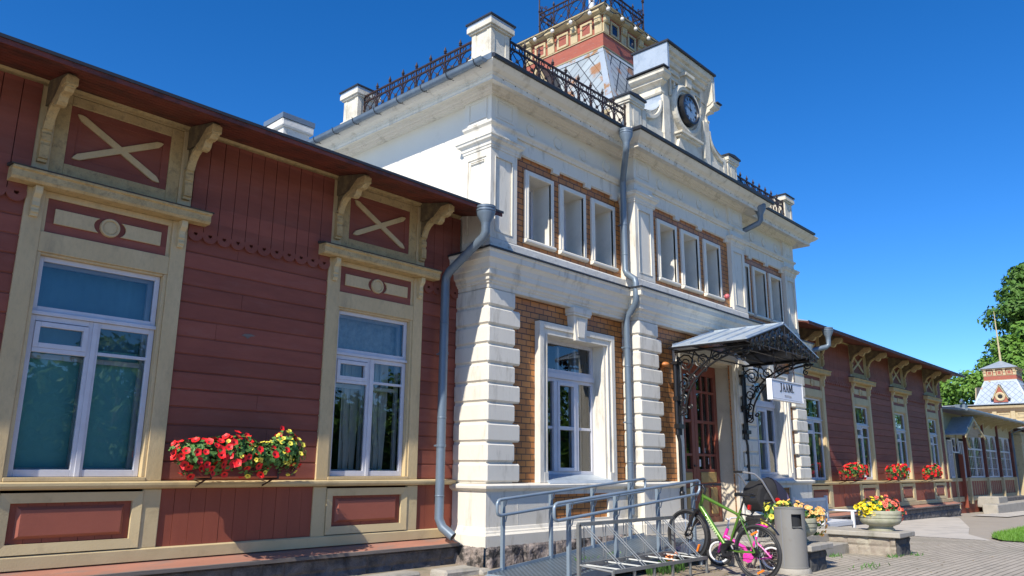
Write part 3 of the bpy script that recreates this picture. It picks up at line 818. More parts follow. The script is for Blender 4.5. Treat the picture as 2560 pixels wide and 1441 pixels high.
for i,(xa,xb,y) in enumerate(specs):
    b=pilaster(xa,xb,y,i>1)
    if i==0 or i==1:
        ye=YF+.62 if i==0 else YF+.1
        if i==0:
            hy=(YF+.10,YF+.52)
            def P(yy,z,o=0): return (XL+o,yy,z)
            ys=[YF,hy[0],hy[1],ye]; zs_=[4.70,4.98,6.24,6.40]
            for a in range(3):
                for c in range(3):
                    o=.02 if (a==1 and c==1) else 0
                    b.add([P(ys[a],zs_[c],o),P(ys[a+1],zs_[c],o),P(ys[a+1],zs_[c+1],o),P(ys[a],zs_[c+1],o)],[[0,3,2,1]])
            b.add([P(hy[0],4.98),P(hy[1],4.98),P(hy[1],4.98,.02),P(hy[0],4.98,.02),P(hy[0],6.24),P(hy[1],6.24),P(hy[1],6.24,.02),P(hy[0],6.24,.02)],[[0,1,2,3],[4,5,6,7],[0,3,7,4],[1,2,6,5]])
            b.add([(XL,ye,4.7),(XL+.06,ye,4.7),(XL+.06,ye,6.4),(XL,ye,6.4)],[[0,1,2,3]])
            for zq in (6.16,6.19): b.box(XL-.006,XL+.021,hy[0]+.06,hy[1]-.06,zq,zq+.012)
        else: b.add([(CL,YC,4.70),(CL,ye,4.70),(CL,ye,6.40),(CL,YC,6.40)],[[0,3,2,1]])
    o=b.build('pilaster',M['white'],ent)
    c=MB()
    pth=[(xa,y+(.62 if i==0 else .35)),(xa,y),(xb,y),(xb,y+.12)] if i<2 else [(xa,y+.12),(xa,y),(xb,y),(xb,y+.35)]
    if i==0: pth=[(xa+.06,y+.62)]+pth
    c.sweep(pth,CAP,caps=True)
    c.build('capital',M['white'],o)
    # frieze block above
    c=MB(); 
    c.box(xa+.0,xb-.0,y+.0,y+.1,6.585,7.33)
    if i==0: c.box(XL,XL+.1,y+.1,y+.62,6.585,7.33)
    if i==1: c.box(CL,CL+.1,y+.1,YF+.1,6.585,7.33)
    c.frame(xa+.10,xb-.10,6.90,7.24,.028,y-.014,y,); c.frame(xa+.15,xb-.15,6.95,7.19,.012,y-.008,y)
    if i==0:
        k=MB(); k.frame(YF+.10,YF+.52,6.90,7.24,.028,-.014,0); k.v=[(XL+p[1],p[0],p[2]) for p in k.v]; c.merge(k)
        k=MB(); k.box(XL-.02,XL,YF+.08,YF+.54,6.835,6.865); c.merge(k)
    c.build('frieze_block',M['whiteclean'],o)
# plain band with tabs over the brick, mouldings, frieze roundels
for xa,xb,y in ((8.775,CL+.03,YF+.045),(12.47,15.70,YC+.045),(CR-.03,19.19,YF+.045)):
    b=MB()
    mids={8.775:(8.83,9.84,10.755,11.60),12.47:(12.53,13.47,14.40,15.34+.28),CR-.03:(16.42,17.28,18.2,19.1)}[xa]
    b.box(xa,xb,y-.005,y+.1,6.475,6.73)
    for t in mids:
        b.box(max(xa,t-.085),min(xb,t+.085),y-.006,y+.08,6.40,6.476)
    b.build('architrave',M['white'],ent)
STR=[(-.05,6.715),(.0,6.716),(.012,6.75),(.03,6.765),(.045,6.78),(.05,6.81),(.02,6.83),(-.05,6.835)]
b=MB(); b.sweep([(XL,YF+.62)]+path[1:-1]+[(XR,YF+.62)],STR); b.build('frieze_moulding',M['white'],ent)
def ring(b,x,y,z,r0,r1,t): b.lathe([(r0,.001),(r0,-t),((r0+r1)/2,-t*1.3),(r1,-t),(r1,.001)],(x,y,z),n=24,axis='y')
first=None
for x,y in [(v,YF+.06) for v in (9.19,9.91,10.63,11.36)]+[(v,YC+.06) for v in (12.86,13.66,14.44,15.2)]+[(v,YF+.06) for v in (16.75,17.45,18.15,18.85)]:
    if first is None:
        b=MB(); ring(b,0,0,0,.088,.118,.018); b.lathe([(.0005,-.008),(.085,-.008),(.088,.0)],(0,0,0),n=24,axis='y'); first=b.build('roundel',M['whiteclean'],ent,loc=(x,y,7.01)); f0=(x,y)
    else: copy_tree(first,shift=(x-f0[0],y-f0[1],0))
# crowning cornice
TCOR=[(-.08,7.275),(.02,7.276),(.03,7.30),(.05,7.305),(.06,7.335),(.085,7.35),(.10,7.375),(.115,7.385),(.33,7.285),(.345,7.285),(.345,7.365),(.365,7.375),(.375,7.395),(.40,7.405),(.45,7.43),(.50,7.475),(.52,7.50),(.52,7.515),(-.1,7.52)]
b=MB(); b.sweep(path,TCOR); 
b.build('crowning_cornice',M['white'],ent)
# small dark fixing holes along the fascia
b=MB(); 
for xa,xb,y in ((XL-.1,CL-.4,YF),(CL-.1,CR+.1,YC),(CR+.5,XR+.1,YF)):
    x=xa
    while x<xb:
        b.box(x-.008,x+.008,y-.349,y-.3445,7.345,7.361); x+=.285
b.build('fixing_hole',M['room'],ent)
b=MB(); fl=[(XL-.0,YF),(CL,YF),(CL,YC),(CR,YC),(CR,YF),(XR,YF)]
b.sweep([(XL-.52,YF)]+fl[1:-1]+[(XR+.2,YF)],[(.50,7.516),(.565,7.516),(.575,7.56),(.55,7.585),(.0,7.64),(-.6,7.70)])
b.build('front_flashing',M['roofedge'],ent)
b=MB(); cxr=(XL+XR)/2
b.add([(XL-.52,YF-.5,7.58),(XR+.3,YF-.5,7.58),(XR+.3,YB+.5,7.58),(XL-.52,YB+.5,7.58),(XL+4,YF+3,8.05),(XR-4,YF+3,8.05)],[[0,1,5,4],[1,2,5],[2,3,4,5],[3,0,4]])
b.add([(CL-.4,YC-.55,7.585),(CR+.4,YC-.55,7.585),(CR-.2,YF+1,7.9),(CL+.2,YF+1,7.9)],[[0,1,2,3]])
b.build('roof',M['roofmetal'],ent)
# side gutter
def gutter(name,pts,r=.066):
    b=MB(); P=[Vector(p) for p in pts]
    d=(P[1]-P[0]).normalized(); s=Vector((d.y,-d.x,0)); vs=[]
    n=10
    for p in P:
        for i in range(n+1):
            a=PI+PI*i/n; vs.append(p+s*(math.cos(a)*r)+Vector((0,0,math.sin(a)*r)))
        vs.append(p+s*(r*1.12)+Vector((0,0,.012)))
    k=n+2
    b.add(vs,[[i*k+j,i*k+j+1,(i+1)*k+j+1,(i+1)*k+j] for i in range(len(P)-1) for j in range(k-1)]+[list(range(n+1)),list(range(k,k+n+1))[::-1]])
    g=b.build(name,M['pipe'],ent,auto=50)
    b=MB(); L=(P[1]-P[0]).length; t=.35
    while t<L:
        p=P[0]+d*t
        b.tube([p+s*(math.cos(PI+PI*i/8)*(r+.012))+Vector((0,0,math.sin(PI+PI*i/8)*(r+.012))) for i in range(9)]+[p+s*(r+.02)+Vector((0,0,.03))],.006,n=4)
        b.tube([p-s*(r*.3)+Vector((0,0,-r*1.0)),p-s*(r*1.6)+Vector((0,0,-r*.9))],.005,n=4)
        t+=.62
    b.build('gutter_clip',M['roofedge'],g)
    return g
gutter('gutter',[(XL-.60,YB+.3,7.50),(XL-.60,YF-.42,7.50)])
b=MB(); b.box(XL-.53,XL-.50,YF-.5,YB+.4,7.50,7.60); b.build('eave_flashing',M['pipe'],ent)

# ground-floor windows
def big_window(x,y,half):
    """x centre of the opening, y the brick plane"""
    L=(x,y,0); w=.777; ow=1.032
    b=MB()
    b.frame(-ow,ow,1.17,3.72,.10,-.115,.0,wb=0); b.frame(-ow+.10,ow-.10,1.17,3.62,.075,-.085,0,wb=0); b.frame(-ow+.175,ow-.175,1.17,3.545,.025,-.10,0,wb=0,wt=.025); b.frame(-ow+.20,ow-.20,1.17,3.52,.06,-.055,0,wb=0,wt=.006)
    for s in (-1,1):
        xa,xb=sorted((s*(ow-.20),s*(ow-.10))); b.box(xa,xb,-.118,-.09,1.17,1.33)
    # reveal
    b.add([(-w,-.05,1.16),(-w,.26,1.16),(-w,.26,3.515),(-w,-.05,3.515),(w,-.05,1.16),(w,.26,1.16),(w,.26,3.515),(w,-.05,3.515)],[[0,3,2,1],[4,5,6,7],[3,7,6,2]])
    k=b.build('window',M['white'],ent,loc=L,bevel=.006)
    b=MB(); b.prism([(-.14,3.50),(.14,3.50),(.20,3.93),(-.20,3.93)],'y',-.15,.0); b.box(-.235,.235,-.19,0,3.93,3.97); b.box(-.25,.25,-.20,0,3.97,4.06)
    b.prism([(-.085,3.56),(.085,3.56),(.125,3.88),(-.125,3.88)],'y',-.165,-.15)
    b.build('keystone',M['white'],k,loc=L,bevel=.006)
    b=MB(); b.prism([(.20,1.29),(-.13,1.205),(-.17,1.16),(-.17,1.14),(-.13,1.17),(.20,1.25)],'x',-.86,.86)
    b.build('zinc_sill',M['zinc'],k,loc=L)
    f=MB(); ya,yb=.19,.26
    f.frame(-w,w,2.965,3.515,.06,ya,yb); f.box(-w,w,ya-.025,yb,2.875,2.964)
    f.frame(-w,w,1.29,2.874,.055,ya+.01,yb)
    for xa in (-.29,.29): f.box(xa-.045,xa+.045,ya-.01,yb,1.346,2.818)
    f.box(-w+.056,-.336,ya+.02,yb-.01,2.03,2.075); f.box(.336,w-.056,ya+.02,yb-.01,2.03,2.075)
    f.frame(-.244,.244,1.346,2.818,.055,ya-.025,yb-.02); f.box(-.188,.188,ya-.02,yb-.03,2.02,2.08)
    f.build('sash',M['sash'],k,loc=L,bevel=.004)
    g=MB()
    for xa,xb,za,zb in ((-w+.06,w-.06,3.02,3.46),(-w+.05,-.33,1.33,2.82),(.33,w-.05,1.33,2.82),(-.19,.19,1.39,2.77)):
        g.add([(xa,.225,za),(xb,.225,za),(xb,.225,zb),(xa,.225,zb)],[[0,1,2,3]])
    g.build('pane',M['glass'],k,loc=L)
    g=MB(); 
    for xa in (-.45,.0,.47): g.box(xa-.03,xa+.03,.36,.40,1.3,3.45)
    g.box(-w,w,.36,.40,2.86,2.92); g.build('inner_sash',M['sash'],k,loc=L)
    g=MB(); n=30
    for xa,xb in ((.44,.76),):
        g.add([(xa+(xb-xa)*i/n,.48+.02*math.sin(i*1.2),z) for z in (1.3,3.4) for i in range(n+1)],[[i,i+1,n+2+i,n+1+i] for i in range(n)])
    g.build('curtain',M['curtain'],k,loc=L,smooth=True)
    g=MB(); g.add([(-w,.26,1.16),(w,.26,1.16),(w,1.2,1.16),(-w,1.2,1.16),(-w,.26,3.52),(w,.26,3.52),(w,1.2,3.52),(-w,1.2,3.52)],[[0,1,2,3],[4,7,6,5],[1,5,6,2],[0,3,7,4],[3,2,6,7]])
    g.build('room_behind',M['room'],k,loc=L)
    return k
w0=big_window(10.365,TY,1)
copy_tree(w0,shift=(17.82-10.365,0,0))

# small upper windows in deep reveals
def small_window(x,y):
    L=(x+.2875,y,0); a=.2875
    b=MB(); z0,z1=5.065,6.175
    b.frame(-a-.085,a+.085,z0-.0,z1+.08,.085,-.045,.0,wb=0); b.frame(-a-.03,a+.03,z0,z1+.028,.03,-.055,.0,wb=0)
    b.prism([(.05,z0),(-.07,z0-.015),(-.085,z0-.03),(-.085,z0-.065),(-.05,z0-.085),(.0,z0-.085)],'x',-a-.10,a+.10)
    b.add([(-a,-.04,z0),(-a,.42,z0+.02),(-a,.42,z1),(-a,-.04,z1),(a,-.04,z0),(a,.42,z0+.02),(a,.42,z1),(a,-.04,z1)],[[0,3,2,1],[4,5,6,7],[3,7,6,2],[0,1,5,4]])
    k=b.build('window',M['whiteclean'],ent,loc=L,bevel=.005)
    f=MB(); f.frame(-a,a,z0+.02,z1,.05,.37,.42); f.build('sash',M['sash'],k,loc=L)
    g=MB(); g.add([(-a+.05,.40,z0+.07),(a-.05,.40,z0+.07),(a-.05,.40,z1-.05),(-a+.05,.40,z1-.05)],[[0,1,2,3]]); g.build('pane',M['glassdark'],k,loc=L)
    g=MB(); g.add([(-a,.43,z0),(a,.43,z0),(a,.43,z1),(-a,.43,z1)],[[0,1,2,3]]); g.build('room_behind',M['room'],k,loc=L)
    return k
s0=None
for xs,y in ((UL,TY),(UC,TYC),(UR,TY)):
    for x in xs:
        if s0 is None: s0=small_window(x,y); p0=(x,y)
        else: copy_tree(s0,shift=(x-p0[0],y-p0[1],0))

# doorway
L=(14.42,TYC,0)
b=MB(); ow=1.27
b.frame(-ow,ow,.30,3.80,.11,-.11,0,wb=0); b.frame(-ow+.11,ow-.11,.30,3.69,.09,-.07,0,wb=0); 
b.build('door_surround',M['white'],ent,loc=L,bevel=.006)
b=MB(); w=1.0
b.add([(-w-.07,-.065,.28),(-w-.02,.36,.28),(-w-.02,.36,3.55),(-w-.07,-.065,3.60),(w+.07,-.065,.28),(w+.02,.36,.28),(w+.02,.36,3.55),(w+.07,-.065,3.60)],[[0,3,2,1],[4,5,6,7],[3,7,6,2]])
for t in (.03,.06,.09): b.box(-w-.06,w+.06,-.05+t*2,-.02+t*2,3.56-t*.4,3.60)
dr=b.build('door_reveal',M['jamb'],ent,loc=L)
def leaf(s):
    b=MB(); x0,x1=(-.985,-.006) if s<0 else (.006,.985); y0,y1=.30,.36
    b.box(x0,x0+.12,y0,y1,.30,3.55); b.box(x1-.12,x1,y0,y1,.30,3.55)
    b.box(x0+.12,x1-.12,y0,y1,3.33,3.55); b.box(x0+.12,x1-.12,y0,y1,.30,.45)
    for za,zb in ((2.96,3.01),(2.33,2.39),(1.66,1.71)): b.box(x0+.12,x1-.12,y0+.008,y1,za,zb)
    b.box(x0+.12,x1-.12,y0+.012,y1,.45,1.40)
    b.box(x0+.12,x1-.12,y0,y1,1.22,1.40) if False else None
    wd=(x1-x0-.24)
    for i in (1,2): 
        xm=x0+.12+wd*i/3; b.box(xm-.025,xm+.025,y0+.012,y1,1.40,3.33)
    d=b.build('door_leaf',M['door'],ent,loc=L,bevel=.005)
    g=MB(); g.add([(x0+.1,.345,1.4),(x1-.1,.345,1.4),(x1-.1,.345,3.34),(x0+.1,.345,3.34)],[[0,1,2,3]]); g.build('door_glazing',M['glassdark'],d,loc=L)
    p=MB(); p.cbox(x0+.17,x1-.17,y0-.012,y0+.02,1.13,1.34,.012)
    p.cbox(x0+.16,x0+.16+.27,y0-.012,y0+.02,.50,1.03,.012); p.cbox(x1-.16-.27,x1-.16,y0-.012,y0+.02,.50,1.03,.012)
    p.build('door_panel',M['doorpanel'],d,loc=L)
    q=MB()
    for xx,zz,ww,hh in ((.02,1.72,.10,.12),(.26,1.73,.07,.10),(.45,1.50,.09,.13),(.02,1.45,.11,.14)) if s>0 else ((.40,1.72,.08,.12),(.34,1.45,.12,.16)):
        q.box(x0+.12+xx,x0+.12+xx+ww,.338,.342,zz,zz+hh)
    q.build('notice',M['paper'],d,loc=L)
    if s<0:
        h=MB(); h.tube([(x1-.06,y0,1.46),(x1-.06,y0-.05,1.46),(x1-.18,y0-.055,1.46)],.012); h.lathe([(.001,y0-.008),(.03,y0-.006),(.03,y0)],(x1-.06,0,1.46),axis='y',n=12); h.build('door_handle',M['iron'],d,loc=L)
    return d
leaf(-1); leaf(1)
b=MB(); b.add([(-w,.37,.3),(w,.37,.3),(w,1.2,.3),(-w,1.2,.3),(-w,.37,3.55),(w,.37,3.55),(w,1.2,3.55),(-w,1.2,3.55)],[[0,1,2,3],[4,7,6,5],[1,5,6,2],[0,3,7,4],[3,2,6,7]]); b.build('hall_behind',M['room'],ent,loc=L)
b=MB(); b.box(-1.05,1.05,-.12,.5,.296,.335); b.build('door_sill',M['concrete'],ent,loc=L)

# drain pipes on the front
pipe(ent,'downpipe',(11.08,7.40,7.47),[(11.08,7.40,7.2),(11.08,7.40,7.12),(11.11,7.43,7.07),(11.64,7.87,6.80),(11.68,7.90,6.72),(11.68,7.90,5.6),(11.68,7.90,5.0),(11.67,7.86,4.92),(11.63,7.66,4.78),(11.62,7.64,4.7),(11.62,7.64,4.40),(11.63,7.68,4.3),(11.66,7.86,4.12),(11.66,7.89,4.0),(11.66,7.89,2.4),(11.66,7.89,.62)],.058,[(11.68,7.9,5.9),(11.66,7.89,3.55),(11.66,7.89,2.2)])
pipe(ent,'downpipe',(16.58,7.40,7.47),[(16.58,7.40,7.2),(16.58,7.40,7.08),(16.57,7.44,7.02),(16.49,7.88,6.86),(16.47,7.93,6.76),(16.47,7.93,1.2)],.064)
# ------------------------------------------------------------------ roof piers, cast railings, clock gable, tower
def roof_pier(x0,y0,w=.44,z0=7.58,zt=8.46,d=None):
    d=d or w
    b=MB(); b.box(x0-.04,x0+w+.04,y0-.04,y0+d+.04,z0,z0+.24)
    b.box(x0+.012,x0+w-.012,y0+.012,y0+d-.012,z0+.24,zt-.20)
    for xa in (x0,x0+w-.10):
        b.box(xa,xa+.10,y0,y0+.05,z0+.24,zt-.20)
    for ya in (y0,y0+d-.10): b.box(x0,x0+.05,ya+ (.051 if ya==y0 else 0),ya+.10,z0+.24,zt-.20)
    b.box(x0-.03,x0+w+.03,y0-.03,y0+d+.03,zt-.20,zt-.17); b.box(x0-.06,x0+w+.06,y0-.06,y0+d+.06,zt-.17,zt-.08)
    p=b.build('roof_pier',M['whiteroof'],ent,bevel=.008)
    b=MB(); b.box(x0-.05,x0+w+.05,y0-.05,y0+d+.05,zt-.079,zt-.03); b.build('pier_flashing',M['zinc'],p)
    b=MB(); b.box(x0-.075,x0+w+.075,y0-.075,y0+d+.075,zt-.029,zt); b.build('pier_cap',M['roofedge'],p)
    return p
roof_pier(7.87,7.76); roof_pier(7.87,11.28); roof_pier(18.93,7.76); roof_pier(18.93,11.28)

def spear(b,x,z,h=.15,s=1):
    b.tube([(x,0,z),(x,0,z+h*.25),(x,0,z+h*.42),(x,0,z+h*.62),(x,0,z+h)],[.011*s,.011*s,.034*s,.02*s,.003*s],n=5)
    b.box(x-.022*s,x+.022*s,-.02*s,.02*s,z+h*.18,z+h*.26)
def spiral(c,r,turns,a0,dirn=1,n=16,r1=.15):
    pts=[]
    for i in range(n+1):
        t=i/n; rr=r*(1-t)+r*r1*t; a=a0+dirn*2*PI*turns*t
        pts.append((c[0]+rr*math.cos(a),0,c[1]+rr*math.sin(a)))
    return pts
def railing_mesh(L,hb=.33,ht=.12,pitch=.355,spears=True,double=False):
    """length L along +X from the origin, z from 0"""
    b=MB(); n=max(1,round(L/pitch)); w=L/n; z1=hb; z2=hb+ht
    b.box(0,L,-.012,.012,-.012,.012); b.box(0,L,-.014,.014,z1-.014,z1+.014); b.box(0,L,-.016,.016,z2-.014,z2+.016)
    for i in range(n+1):
        x=w*i; b.box(x-.012,x+.012,-.012,.012,-.05,z2+.02)
        if spears: spear(b,x,z2+.015)
        b.sphere((x,0,z1*.5),.026,4)
    for i in range(n):
        xc=w*(i+.5); r=min(w,hb)*.5-.004; zc=hb*.5
        b.tube([(xc+r*math.cos(2*PI*k/14),0,zc+r*math.sin(2*PI*k/14)) for k in range(14)],.011,n=4,closed=True)
        for sx,sz in ((1,1),(1,-1)):
            b.tube([(xc-sx*w*.48,0,zc-sz*hb*.46),(xc+sx*w*.48,0,zc+sz*hb*.46)],.008,n=4)
        b.lathe([(.001,-.02),(.034,-.008),(.036,.008),(.001,.02)],(xc,0,zc),n=8,axis='y')
        for q in (.27,.73):
            x=w*(i+q); rr=ht*.33
            b.tube([(x+rr*math.cos(2*PI*k/8),0,z1+ht*.5+rr*math.sin(2*PI*k/8)) for k in range(8)],.010,n=4,closed=True)
    return b
def railing(parent,p0,p1,z,hb=.33,ht=.12,**k):
    a=Vector((p0[0],p0[1],z)); d=Vector((p1[0]-p0[0],p1[1]-p0[1],0)); L=d.length
    b=railing_mesh(L,hb,ht,**k); 
    Mx=Matrix.Translation(a)@Matrix.Rotation(math.atan2(d.y,d.x),4,'Z'); b.xf(Mx)
    return b.build('roof_railing',M['iron'],parent)
railing(ent,(8.36,7.80),(11.66,7.80),7.77)
railing(ent,(8.02,11.26),(8.02,8.25),7.83)
railing(ent,(16.18,7.80),(18.90,7.80),7.77)
railing(ent,(19.25,8.25),(19.25,11.26),7.80)

# clock gable
GX=13.92
g=MB(); pts=[]
hw=.77
def gcurve(s):
    return [(GX+s*(hw+.19+.78-.78*math.sin(t)) if False else GX+s*(1.74-.78*math.sin(t)),9.03-.60*math.cos(t)) for t in [PI/2*i/10 for i in range(11)]]
lft=gcurve(-1); rgt=gcurve(1)
poly=[(GX-1.74,7.55)]+lft+[(GX-.96,9.50),(GX+.96,9.50)]+rgt[::-1]+[(GX+1.74,7.55)]
g.prism(poly[::-1],'y',YC+.02,YC+.62)
g.box(GX-2.2,GX+2.2,YC-.06,YC+.6,7.52,7.86)
# shoulders stepped forward under the volutes, and crescent mouldings
for s in (-1,1):
    xa,xb=sorted((GX+s*.97,GX+s*.72)); g.box(xa,xb,YC-.05,YC+.021,7.86,9.02)
    xa,xb=sorted((GX+s*1.76,GX+s*1.62)); g.box(xa,xb,YC-.03,YC+.021,7.86,8.40)
    out=[];inn=[]
    for i in range(11):
        t=PI/2*i/10
        out.append((GX+s*(1.60-.62*math.sin(t)),8.86-.58*math.cos(t))); inn.append((GX+s*(1.60-.56*math.sin(t)),8.86-.50*math.cos(t)))
    pl_=out+inn[::-1]
    g.prism(pl_ if s>0 else pl_[::-1],'y',YC-.045,YC+.021)
    # base scroll foot
    xa,xb=sorted((GX+s*1.60,GX+s*.97)); g.box(xa,xb,YC-.02,YC+.021,7.861,8.16)
gable=g.build('clock_gable',M['whiteroof'],ent,bevel=.008)
# attic: hooded box with entablature on its flanks
g=MB(); x0,x1=GX-1.0,GX+1.0; yf=YC-.02
g.box(x0+.06,x1-.06,yf+.02,YC+.60,9.5,10.12)
g.sweep([(x0+.0,YC+.64),(x0+.0,yf+.0),(x0+.10,yf)],[(-.1,9.03),(.0,9.03),(.02,9.06),(.02,9.10),(-.01,9.11),(-.01,9.22),(.03,9.26),(.10,9.29),(.10,9.33),(.16,9.36),(.20,9.40),(.20,9.45),(.22,9.47),(-.06,9.50)])
g.sweep([(x1-.10,yf),(x1,yf),(x1,YC+.64)],[(-.1,9.03),(.0,9.03),(.02,9.06),(.02,9.10),(-.01,9.11),(-.01,9.22),(.03,9.26),(.10,9.29),(.10,9.33),(.16,9.36),(.20,9.40),(.20,9.45),(.22,9.47),(-.06,9.50)])
# raking hood mouldings under the lid
g.sweep([(x0+.10,yf),(x1-.10,yf)],[(-.02,9.82),(.03,9.83),(.05,9.87),(.05,9.92),(.10,9.95),(.11,10.0),(.17,10.03),(.19,10.10),(.19,10.14),(-.02,10.14)])
g.box(x1-.10,x1-.02,yf-.19,YC+.6,9.49,10.14)
g.prism([(yf-.19,9.49),(yf,9.49),(yf,9.40),(yf-.12,9.44)],'x',x1-.12,x1-.02)
at=g.build('gable_attic',M['whiteroof'],gable,bevel=.006)
g=MB(); g.box(x0-.02,x0+.05,yf-.20,YC+.62,9.505,10.14); g.box(x1-.019,x1+.01,yf-.20,YC+.62,9.49,10.14); 
for s,cv in ((-1,lft),(1,rgt)):
    for i in range(10):
        (xa,za),(xb,zb)=cv[i],cv[i+1]
        g.add([(xa-s*0,YC-.01,za+.012),(xb,YC-.01,zb+.012),(xb,YC+.64,zb+.012),(xa,YC+.64,za+.012)] if s>0 else [(xa,YC-.01,za+.012),(xb-.01,YC-.01,zb+.012),(xb-.01,YC+.64,zb+.012),(xa,YC+.64,za+.012)],[[0,1,2,3]])
g.build('zinc_cladding',M['zinc'],gable)
g=MB(); g.box(x0-.05,x1+.03,yf-.24,YC+.66,10.142,10.185); g.box(x0-.245,x0-.03,yf-.24,YC+.68,9.502,9.53); g.box(x1+.03,x1+.245,yf-.24,YC+.68,9.502,9.53)
g.build('gable_lid',M['roofedge'],gable)
# clock surround, keystone, stepped panels, shelf
g=MB()
CZ=8.99; n=40
g.lathe([(.36,-.01),(.39,-.04),(.43,-.02),(.45,-.075),(.52,-.095),(.575,-.07),(.59,-.02),(.59,.03)],(GX,YC,CZ),n=n,axis='y')
g.prism([(GX-.10,9.50),(GX+.10,9.50),(GX+.14,9.74),(GX-.14,9.74)],'y',YC-.13,YC+.03); g.box(GX-.19,GX+.19,YC-.17,YC+.03,9.741,9.82)
for s in (-1,1):
    for xa,xb,z,h in ((.24,.66,9.66,.035),(.30,.62,9.50,.03)):
        a,c=sorted((GX+s*xa,GX+s*xb)); g.box(a,c,YC-.055,YC+.0,z,z+h)
    a,c=sorted((GX+s*.62,GX+s*.655)); g.box(a,c,YC-.05,YC+.0,9.12,9.66)
    a,c=sorted((GX+s*.45,GX+s*.48)); g.box(a,c,YC-.05,YC+.0,9.36,9.50)
g.box(GX-.42,GX+.42,YC-.12,YC+.02,8.27,8.31); g.box(GX-.46,GX+.46,YC-.17,YC+.02,8.311,8.36)
g.prism([(GX-.34,8.27),(GX+.34,8.27),(GX+.5,7.87),(GX-.5,7.87)],'y',YC-.05,YC+.02)
g.build('clock_surround',M['whiteroof'],gable,bevel=.005)
c=MB(); c.lathe([(.35,.0),(.35,-.15),(.338,-.162),(.295,-.162),(.285,-.13)],(GX,YC,CZ),n=n,axis='y')
clock=c.build('clock',M['blackplastic'],ent,auto=40)
c=MB(); c.lathe([(.0005,-.13),(.29,-.13)],(GX,YC,CZ),n=n,axis='y'); c.build('clock_face',M['clockface'],clock)
ROM=['XII','I','II','III','IIII','V','VI','VII','VIII','IX','X','XI']
def seg(a,p,q,w):
    """stroke between two points given in a numeral's own (across, out) frame at angle a"""
    ca,sa=math.cos(a),math.sin(a)
    def T(u,v): return (GX+u*ca+v*sa, CZ-u*sa+v*ca)
    P=Vector(T(*p)); Q=Vector(T(*q)); d=(Q-P).normalized(); nn=Vector((-d.y,d.x))*w/2
    c.prism([(P+nn)[:],(P-nn)[:],(Q-nn)[:],(Q+nn)[:]],'y',YC-.136,YC-.1315)
for h,s in enumerate(ROM):
    c=MB(); a=h*PI/6; wid={'I':.016,'V':.034,'X':.036}; tot=sum(wid[ch] for ch in s); u=-tot/2
    for ch in s:
        um=u+wid[ch]/2; r0,r1=.20,.252
        if ch=='I': seg(a,(um,r0),(um,r1),.009)
        if ch=='V': seg(a,(um-.012,r1),(um,r0),.009); seg(a,(um+.012,r1),(um,r0),.004)
        if ch=='X': seg(a,(um-.012,r1),(um+.012,r0),.009); seg(a,(um+.012,r1),(um-.012,r0),.004)
        u+=wid[ch]
    c.build('clock_numeral',M['ink'],clock,split=False)
c=MB(); c.lathe([(.262,-.1325),(.265,-.1325)],(GX,YC,CZ),n=48,axis='y'); c.lathe([(.272,-.1325),(.275,-.1325)],(GX,YC,CZ),n=48,axis='y'); c.build('minute_track',M['ink'],clock,split=False)
c=MB(); seg(R(353),(0,-.05),(0,.15),.02); c.build('hour_hand',M['ink'],clock)
c=MB()
_y=c
ca=R(284); seg(ca,(0,-.06),(0,.22),.013); c.v=[(p[0],p[1]-.006,p[2]) for p in c.v]; c.lathe([(.001,-.14),(.022,-.14),(.022,-.13)],(GX,YC,CZ),n=10,axis='y'); c.build('minute_hand',M['ink'],clock)
# gable end piers
def gpier(x0):
    b=MB(); x1=x0+.44; y0=YC-.04; y1=YC+.42
    b.box(x0,x1,y0,y1,7.55,8.36); b.box(x0-.03,x1+.03,y0-.03,y1+.03,8.361,8.40); b.box(x0-.05,x1+.05,y0-.05,y1+.05,8.401,8.50); b.box(x0+.12,x1-.12,y0-.012,y0,7.9,8.28)
    p=b.build('roof_pier',M['whiteroof'],ent,bevel=.008)
    b=MB(); b.prism([(x0-.08,8.502),(x1+.08,8.502),(x1+.08,8.54),((x0+x1)/2,8.58),(x0-.08,8.54)],'y',y0-.08,y1+.08); b.build('pier_cap',M['roofedge'],p)
gpier(11.68); gpier(15.72)

